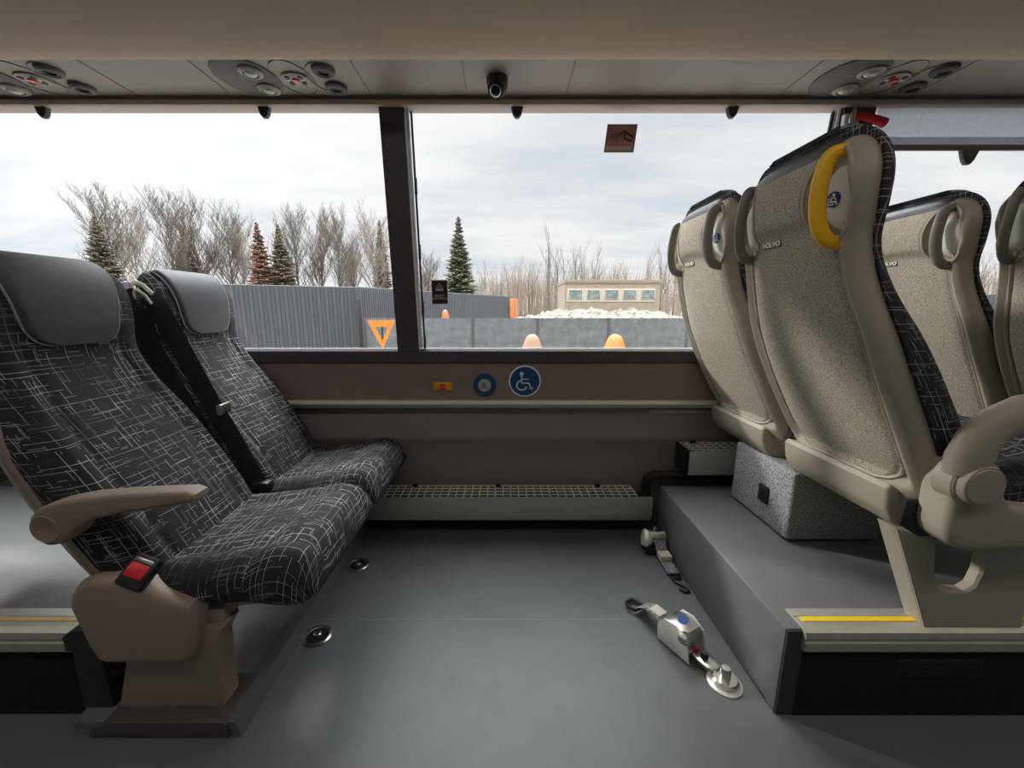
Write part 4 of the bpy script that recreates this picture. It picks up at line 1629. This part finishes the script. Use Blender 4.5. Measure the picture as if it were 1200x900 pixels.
b = B()
b.box((-140, 2.2, GZ - 0.2), (160, 180, GZ))
struct('ground', b, principled('snowy_asphalt', (0.15, 0.145, 0.14), 0.85, var=0.35, vscale=0.5))

corr_m = principled('fence_steel', (0.045, 0.048, 0.054), 0.5, var=0.10, vscale=1.5)
corr_lt = principled('fence_steel_pale', (0.075, 0.079, 0.087), 0.5, var=0.12, vscale=1.2)


def corrugated(name, label, A, Bp, ha, hb, mat, pitch=0.19, posts=True):
    A, Bp = Vector(A), Vector(Bp)
    t = thing(name, label, 'fence', (A.x, A.y, GZ))
    d = Bp - A
    Ln = d.length
    ang = math.atan2(d.y, d.x)
    t.rotation_euler = (0, 0, ang)
    n = int(Ln / pitch)
    poly = []
    for i in range(n):
        x = i * Ln / n
        p = Ln / n
        poly += [(x, 0.0), (x + p * 0.42, 0.0), (x + p * 0.52, -0.035), (x + p * 0.90, -0.035)]
    poly.append((Ln, 0.0))
    rows = []
    for q in (0, 1):
        rows.append([(x, y, (ha + (hb - ha) * x / Ln) * q) for x, y in poly])
    b = B()
    b.slab([[Vector(p) for p in r] for r in rows], (0, 1, 0), 0.004)
    obj('corrugated_sheet', b, mat, t, 20)
    obj('top_rail', B().tube([(0, 0.03, ha), (Ln, 0.03, hb)], 0.02, 6), mat, t)
    return t


corrugated('corrugated_fence', 'dark corrugated steel fence left of the leaning post', (-13.6, 7.8), (ox(427, 12.6), 12.6), 2.02, 2.02, corr_m, 0.21)
corrugated('corrugated_fence', 'paler corrugated fence running back towards the orange boards', (ox(427, 12.9), 12.9), (ox(601, 24.0), 24.0), 2.05, 2.05, corr_lt, 0.10)
b = B()
b.box((-0.05, -0.04, 0), (0.05, 0.04, 1.68), 0.01)
tag(obj('fence_post', b, black_m, loc=(ox(427, 11.45), 11.45, GZ)), 'dark upright post at the end of the dark fence', 'post')
ob = principled('orange_board', (0.50, 0.13, 0.035), 0.6)
b = B()
b.box((-0.14, -0.03, 0), (0.10, 0.03, 1.95), 0.01)
b.box((0.16, -0.02, 0), (0.28, 0.04, 1.9), 0.01)
b.box((-0.14, 0.0, 0.9), (0.28, 0.02, 1.0))
tag(obj('orange_board', b, ob, loc=(ox(600, 23.2), 23.2, GZ)), 'upright orange boards at the far end of the fence', 'board')

# low cloth-covered barrier
BD = 11.6
bar_m = principled('barrier_cloth', (0.085, 0.091, 0.094), 0.7, var=0.30, vscale=4.0)
bz = 1.40 - 11.0 / 465 * BD * 1.04
xs = [ox(p, BD) for p in (431, 474, 555, 629, 710, 800, 890, 985)]
for i, (xa, xb) in enumerate(zip(xs, xs[1:])):
    t = thing('barrier_panel', 'low grey cloth-covered barrier panel, %s' % ('beside the inverted orange triangle', 'beside the dark window pillar', 'left of the faint orange cone', 'between the two orange cones', 'right of the bright orange cone', 'behind the right window seat', 'behind the yellow-handled seat')[i], 'barrier', ((xa + xb) / 2, BD, GZ), 0, 'low barrier panels outside')
    h = (xb - xa) / 2
    rows = []
    for r in range(9):
        rows.append([Vector((-h + 0.02 + (2 * h - 0.04) * k / 20, 0.018 * noise.noise(Vector((k * 0.5 + i * 9, r * 0.45, 0))), bz * r / 8)) for k in range(21)])
    b = B()
    b.slab(rows, (0, 1, 0), 0.02)
    obj('cloth', b, bar_m, t, 60)
    b = B()
    b.tube([(-h + 0.012, -0.01, 0), (-h + 0.012, -0.01, bz)], 0.022, 8)
    b.tube([(h - 0.012, -0.01, 0), (h - 0.012, -0.01, bz)], 0.022, 8)
    obj('post', b, principled('barrier_post', (0.05, 0.05, 0.052), 0.6) if 'barrier_post' not in MATS else MATS['barrier_post'], t)

# orange inverted triangle on its stand, cones
tri_m = principled('triangle_orange', (0.46, 0.135, 0.010), 0.5)
TD = 8.6
tx = ox(451, TD)
zc = 1.0 - (391 - 361) / 465 * TD * 1.03
t = thing('warning_triangle', 'inverted orange triangle board by the dark window pillar', 'warning sign', (tx, TD, GZ))


def tri(w_, h_, zt_):
    return [(-w_ / 2, zt_), (w_ / 2, zt_), (0.0, zt_ - h_)]


zt_ = zc - GZ + 0.31
b = B()
O = tri(0.60, 0.62, zt_)
I = tri(0.29, 0.30, zt_ - 0.135)
loops = []
for poly, y in ((O, -0.015), (I, -0.015), (I, 0.015), (O, 0.015), (O, -0.015)):
    loops.append([Vector((p[0], y, p[1])) for p in poly])
b.grid(loops, close=True)
obj('triangle_board', b, tri_m, t)
obj('stand', B().box((-0.02, 0.016, 0.0), (0.02, 0.045, zt_ - 0.1), 0.004), black_m, t)
obj('stand_foot', B().box((-0.18, -0.12, 0.0), (0.18, 0.18, 0.03), 0.006), black_m, t)


def cone(px, d, ztop, rb, lab, mat):
    hgt = ztop - GZ
    t = thing('traffic_cone', lab, 'traffic cone', (ox(px, d), d, GZ))
    obj('cone_body', B().lathe([(rb, 0.03), (rb * 0.97, 0.06), (rb * 0.62, hgt * 0.55), (rb * 0.46, hgt * 0.80), (rb * 0.38, hgt * 0.90), (rb * 0.27, hgt * 0.96), (rb * 0.12, hgt * 0.993), (rb * 0.02, hgt)], 28), mat, t)
    obj('base', B().box((-rb * 1.15, -rb * 1.15, 0), (rb * 1.15, rb * 1.15, 0.035), 0.01), black_m, t)


cone(718, 9.4, 1 - 29 / 465 * 9.4 * 1.03, 0.42, 'bright orange traffic cone in front of the low barrier', principled('cone_orange', (0.40, 0.105, 0.008), 0.5))
cone(623, 9.9, 1 - 29 / 465 * 9.9 * 1.03, 0.40, 'faint orange cone in front of the low barrier, left of the bright one', principled('cone_veiled', (0.20, 0.115, 0.075), 0.7))  # orange dulled: the window reflection's veil is mixed into the colour
cone(524, 15.5, 1.0 - 0.06, 0.30, 'small red-orange cone beyond the low barrier below the black sticker', principled('cone_red', (0.50, 0.11, 0.03), 0.5))

# rubble and snow heap
rnd = random.Random(11)
b = B()
rows = []
HX0, HX1 = ox(560, 27), ox(835, 27)
for j in range(15):
    y = 25.0 + j * 0.7
    r = []
    for i in range(111):
        x = HX0 + (HX1 - HX0) * i / 110
        e = math.sin(PI * i / 110) ** 0.35 * math.sin(PI * j / 14) ** 0.7
        hgt = 1.45 * (0.55 + 0.45 * noise.noise(Vector((x * 0.35, y * 0.3, 1.0)))) + 0.35 * noise.noise(Vector((x * 1.6, y * 1.6, 4.0))) + 0.30 * noise.noise(Vector((x * 4.0, y * 4.0, 7.0)))
        r.append(Vector((x, y, GZ - 0.05 + e * max(0.1, hgt + 0.45))))
    rows.append(r)
b.grid(rows)
pile_m = principled('snowy_rubble', (0.52, 0.48, 0.43), 0.9)
nt = NT(pile_m.node_tree)
t_ = nt.n('ShaderNodeTexCoord')
f_ = nt.noise(t_.outputs['Object'], 2.6, 5.0, 0.7)
nt.l(nt.ramp(f_, [(0.42, (0.05, 0.035, 0.02)), (0.50, (0.125, 0.098, 0.07)), (0.58, (0.24, 0.225, 0.205))]), pile_m.node_tree.nodes['Principled BSDF'].inputs['Base Color'])
tag(obj('rubble_heap', b, pile_m, ang=25), 'long heap of rubble and dirty snow in front of the pale building', 'rubble heap', kind='stuff')

# long flat-roofed building
bd = 52.0
xa, xb = ox(659, bd), ox(766, bd)
bt = thing('building', 'long pale flat-roofed building with five windows beyond the rubble', 'building', ((xa + xb) / 2, bd, GZ))
hw_ = (xb - xa) / 2
hb_ = 1.40 + 31 / 465 * bd * 1.02
brick = principled('pale_brick', (0.205, 0.17, 0.125), 0.9, var=0.18, vscale=1.2)
obj('walls', B().box((-hw_, 0, 0), (hw_, 7, hb_ - 0.35)), brick, bt)
obj('roof_edge', B().box((-hw_ - 0.05, -0.06, hb_ - 0.5), (hw_ + 0.05, 7.1, hb_), 0.03), principled('roof_fascia', (0.17, 0.135, 0.10), 0.9, var=0.15, vscale=2), bt)
obj('pale_band', B().box((-hw_ + 0.2, -0.06, hb_ - 2.75), (hw_ - 0.7, 0.0, hb_ - 1.05)), principled('pale_render', (0.33, 0.285, 0.22), 0.9, var=0.1, vscale=2), bt)
for i in range(5):
    x = -hw_ + 1.35 + i * 2.28 * hw_ / 6.0
    f = obj('window', B().box((x - 0.90, -0.12, hb_ - 2.45), (x + 0.90, -0.02, hb_ - 1.20), 0.02), principled('far_frame', (0.36, 0.32, 0.26), 0.8) if 'far_frame' not in MATS else MATS['far_frame'], bt)
    obj('pane', B().box((x - 0.82, -0.135, hb_ - 2.38), (x + 0.82, -0.125, hb_ - 1.28)), principled('far_pane', (0.12, 0.145, 0.135), 0.4, var=0.5, vscale=2.5) if 'far_pane' not in MATS else MATS['far_pane'], f)

# trees
bark_a = principled('bark_grey', (0.10, 0.083, 0.07), 0.9)
bark_b = principled('bark_brown', (0.10, 0.073, 0.058), 0.9)
bark_c = principled('bark_pale', (0.19, 0.16, 0.135), 0.9)


def bare_tree_mesh(key, seed, h, spread, depth, mat, leaf=0.0):
    R = random.Random(seed)
    b = B()

    def grow(p, d, ln, r, dep):
        n = 4
        pts, rs = [p], [r]
        q = p.copy()
        dd = d.copy()
        for i in range(n):
            gs = 0.10 if dep < depth else 0.035
            dd = (dd + Vector((R.gauss(0, gs), R.gauss(0, gs), 0.10 if dep < depth else 0.05))).normalized()
            q = q + dd * (ln / n)
            pts.append(q.copy())
            rs.append(max(0.011, r * (1 - 0.72 * (i + 1) / n)))
        b.tube(pts, rs, 5 if dep == depth else 3, caps=False)
        if dep == 0:
            return
        nch = {3: 26, 2: 9, 1: 8}.get(dep, 6)
        for c in range(nch):
            t = 0.22 + 0.78 * (c + R.random()) / nch if dep == depth else 0.15 + 0.85 * (c + R.random()) / nch
            k = min(n - 1, int(t * n))
            base = pts[k].lerp(pts[k + 1], t * n - k)
            a = R.uniform(0, 2 * PI)
            out = Vector((math.cos(a), math.sin(a), R.uniform(0.35, 1.0))).normalized()
            nd = (dd * 0.5 + out * spread).normalized()
            grow(base, nd, ln * R.uniform(0.34, 0.52) * (1.1 - 0.5 * t if dep == depth else 1), max(0.013, rs[k] * 0.5), dep - 1)
    grow(Vector((0, 0, 0)), Vector((R.gauss(0, .04), R.gauss(0, .04), 1)).normalized(), h, h * 0.012 + 0.03, depth)
    me = b.mesh(key, 60)
    me.materials.append(mat)
    return me


def spruce_mesh(key, seed, h, rad):
    R = random.Random(seed)
    b = B()
    nwh = int(h * 5.5)
    for i in range(nwh):
        t = i / (nwh - 1)
        rr = rad * (1 - t) ** 0.85 + 0.06
        nb = 13 if t < 0.8 else 8
        for k in range(nb):
            a = 2 * PI * (k + R.random()) / nb
            z = h * (0.06 + 0.93 * min(1.0, t + R.uniform(-0.012, 0.012)))
            L = rr * R.uniform(0.5, 1.2)
            d = Vector((math.cos(a), math.sin(a), 0))
            sd = Vector((-d.y, d.x, 0))
            dz_ = -0.22 * L + R.gauss(0, 0.03)
            wid = 0.15 * L + 0.05
            p0 = Vector((0, 0, z))
            tip = p0 + d * L + Vector((0, 0, dz_ + 0.07 * L))
            m1 = p0 + d * L * 0.55 + Vector((0, 0, dz_ * 0.8))
            v = [b.bm.verts.new(q) for q in (p0, m1 + sd * wid, tip, m1 - sd * wid, m1 + Vector((0, 0, 0.07)), m1 - Vector((0, 0, 0.10 + 0.06 * L)))]
            for f in ((0, 1, 4), (1, 2, 4), (2, 3, 4), (3, 0, 4), (1, 0, 5), (2, 1, 5), (3, 2, 5), (0, 3, 5)):
                b.face([v[q] for q in f])
            # needle sprays along the branch
            for s in range(8):
                u = R.uniform(0.25, 0.95)
                c = p0.lerp(tip, u)
                sp = sd * R.choice((-1, 1)) * R.uniform(0.4, 1.0) * wid * 1.5 + d * 0.12 * L + Vector((0, 0, R.uniform(-0.16, 0.02)))
                vv = [b.bm.verts.new(q) for q in (c, c + sp, c + sp * 0.5 + Vector((0, 0, 0.05)), c + sp * 0.5 + d * 0.07)]
                for f in ((0, 1, 2), (0, 3, 1), (1, 3, 2), (0, 2, 3)):
                    b.face([vv[q] for q in f])
    me = b.mesh(key, 10)
    return me


def trunk_mesh(h, r):
    return B().tube([(0, 0, 0), (0, 0, h * 0.5), (0, 0, h)], [r, r * 0.6, 0.02], 7).mesh('trunk')


T = [bare_tree_mesh('bare_tree_%d' % i, 40 + i, 10.0, (0.85, 0.7, 0.95, 0.75)[i], 3, (bark_a, bark_b, bark_c, bark_a)[i]) for i in range(4)]
left_trees = [(158, 40, 240, 0, 'leafless tree farthest left, behind the near left seat'), (182, 48, 252, 2, 'leafless tree second from the left beyond the fence'),
              (222, 36, 244, 0, 'broad leafless tree above the left window seat headrest'), (252, 38, 249, 1, 'leafless tree right behind the left window seat top'),
              (286, 40, 258, 3, 'leafless tree just left of the reddish spruce'), (300, 47, 268, 2, 'pale leafless tree half behind the reddish spruce'),
              (362, 37, 258, 0, 'leafless tree just right of the pair of spruces'), (384, 40, 263, 1, 'leafless tree midway between the spruces and the dark pillar'),
              (404, 36, 262, 3, 'leafless tree above the corrugated fence, second from the dark pillar'), (446, 38, 262, 2, 'leafless tree cut off by the dark window pillar'),
              (420, 46, 290, 1, 'small brownish leafless tree above the leaning post'), (508, 52, 305, 3, 'small leafless tree above the black sticker')]
for px, d, ytop, k, lab in left_trees:
    hh = 1.0 + (361 - ytop) / 465 * d * 1.05 - GZ
    o = link('bare_tree', T[k], None, None, (ox(px, d), d, GZ), (0, 0, px * 0.7))
    o.scale = (hh / 12.5,) * 3
    tag(o, lab, 'tree', 'leafless trees beyond the left fence')


def spruce(px, d, ytop, rad, mat, lab, seed):
    h = 1.0 + (361 - ytop) / 465 * d * 1.03 - GZ
    t = thing('spruce_tree', lab, 'tree', (ox(px, d), d, GZ))
    me = spruce_mesh('needles', seed, h, rad)
    me.materials.append(mat)
    link('needles', me, None, t)
    link('trunk', trunk_mesh(h, 0.12), bark_b, t)


spr_green = principled('needles_green', (0.06, 0.062, 0.03), 0.8, var=0.6, vscale=0.9)
spr_mix = principled('needles_olive', (0.085, 0.070, 0.045), 0.8, var=0.5, vscale=1.2)
spr_red = principled('needles_rust', (0.12, 0.062, 0.038), 0.8, var=0.5, vscale=1.0)
spruce(541, 33, 264, 1.9, spr_green, 'dark green spruce standing alone right of the dark pillar', 1)
spruce(321, 34, 270, 1.75, spr_red, 'reddish brown spruce beyond the corrugated fence', 2)
spruce(344, 35, 272, 1.8, spr_mix, 'olive spruce touching the reddish one on its right', 3)
spruce(146, 36, 262, 2.2, spr_mix, 'olive spruce behind the near left seat', 4)
spruce(240, 42, 276, 2.8, spr_mix, 'brown spruce among leafless trees behind the left window seat', 5)
spruce(455, 40, 268, 1.4, spr_mix, 'brownish spruce half hidden by the dark pillar', 6)

# wood behind the building: slender trees, each its own object, plus brush nobody could count
S_T = [bare_tree_mesh('slender_tree_%d' % i, 80 + i, 11.0, 0.42, 2, (bark_c, bark_b, bark_a)[i]) for i in range(3)]
rnd = random.Random(5)
for i in range(64):
    px = 556 + (i % 48) * 6.1 + rnd.uniform(-2.5, 2.5) if i < 48 else rnd.uniform(1060, 1230)
    d = rnd.uniform(60, 78)
    ytop = 318 + 14 * math.sin(px * 0.045) - 26 * rnd.random() ** 1.6
    if px < 600:
        ytop += 14
    hh = 1.0 + (361 - ytop) / 465 * d - GZ
    o = link('slender_tree', S_T[i % 3], None, None, (ox(px, d), d, GZ), (0, 0, rnd.uniform(0, 6.28)))
    o.scale = (hh / 11.6,) * 3
    where = 'between the two rightmost seats' if px > 1000 else 'between the green spruce and the pale building' if px < 655 else 'right behind the pale building' if px < 770 else 'right of the pale building, beside the window seat'
    tag(o, 'slender leafless tree of the far wood, ' + where, 'tree', 'slender trees of the far wood ' + where)
b = B()
for i in range(2600):
    px = rnd.uniform(490, 870) if i < 2000 else rnd.uniform(1040, 1260)
    d = rnd.uniform(62, 82)
    ytop = 330 + rnd.gauss(0, 9) + 5 * math.sin(px * 0.06)
    hh = max(1.5, 1.0 + (361 - ytop) / 465 * d - GZ)
    p = Vector((ox(px, d), d, GZ))
    b.tube([p, p + Vector((rnd.gauss(0, .15), rnd.gauss(0, .1), hh * 0.6)), p + Vector((rnd.gauss(0, .5), rnd.gauss(0, .3), hh))], [0.055, 0.04, 0.012], 3, caps=False)
tag(obj('brush', b, principled('brush_twigs', (0.21, 0.165, 0.125), 0.9, var=0.3, vscale=0.2), ang=60), 'dense leafless brush along the edge of the far wood', 'brush', kind='stuff')

# right side: fence, parked car roof and floodlight mast seen between the seats
corrugated('corrugated_fence', 'dark fence seen between the two rightmost seats', (ox(1120, 24), 24.0), (ox(1290, 24), 24.0), 1.4 + 15 / 465 * 24, 1.4 + 15 / 465 * 24, corr_m, 0.25)
mt_ = thing('floodlight_mast', 'tall floodlight mast on the horizon between the rightmost seats', 'mast', (ox(1160, 60), 60.0, GZ))
mh = 1.4 + (361 - 285) / 465 * 60 * 1.03
obj('mast', B().tube([(0, 0, 0), (0, 0, mh)], [0.16, 0.10], 10), black_m, mt_)
for k, (lx, lz) in enumerate(((-0.55, 0.1), (0.55, 0.3), (-0.45, -0.7), (0.6, -0.6))):
    obj('floodlight', B().tube([(lx, -0.1, mh + lz), (lx, -0.4, mh + lz - 0.1)], 0.2, 10), black_m, mt_)
obj('crossbar', B().box((-0.7, -0.12, mh - 0.75), (0.7, 0.0, mh - 0.62)).box((-0.7, -0.12, mh + 0.05), (0.7, 0.0, mh + 0.18)), black_m, mt_)
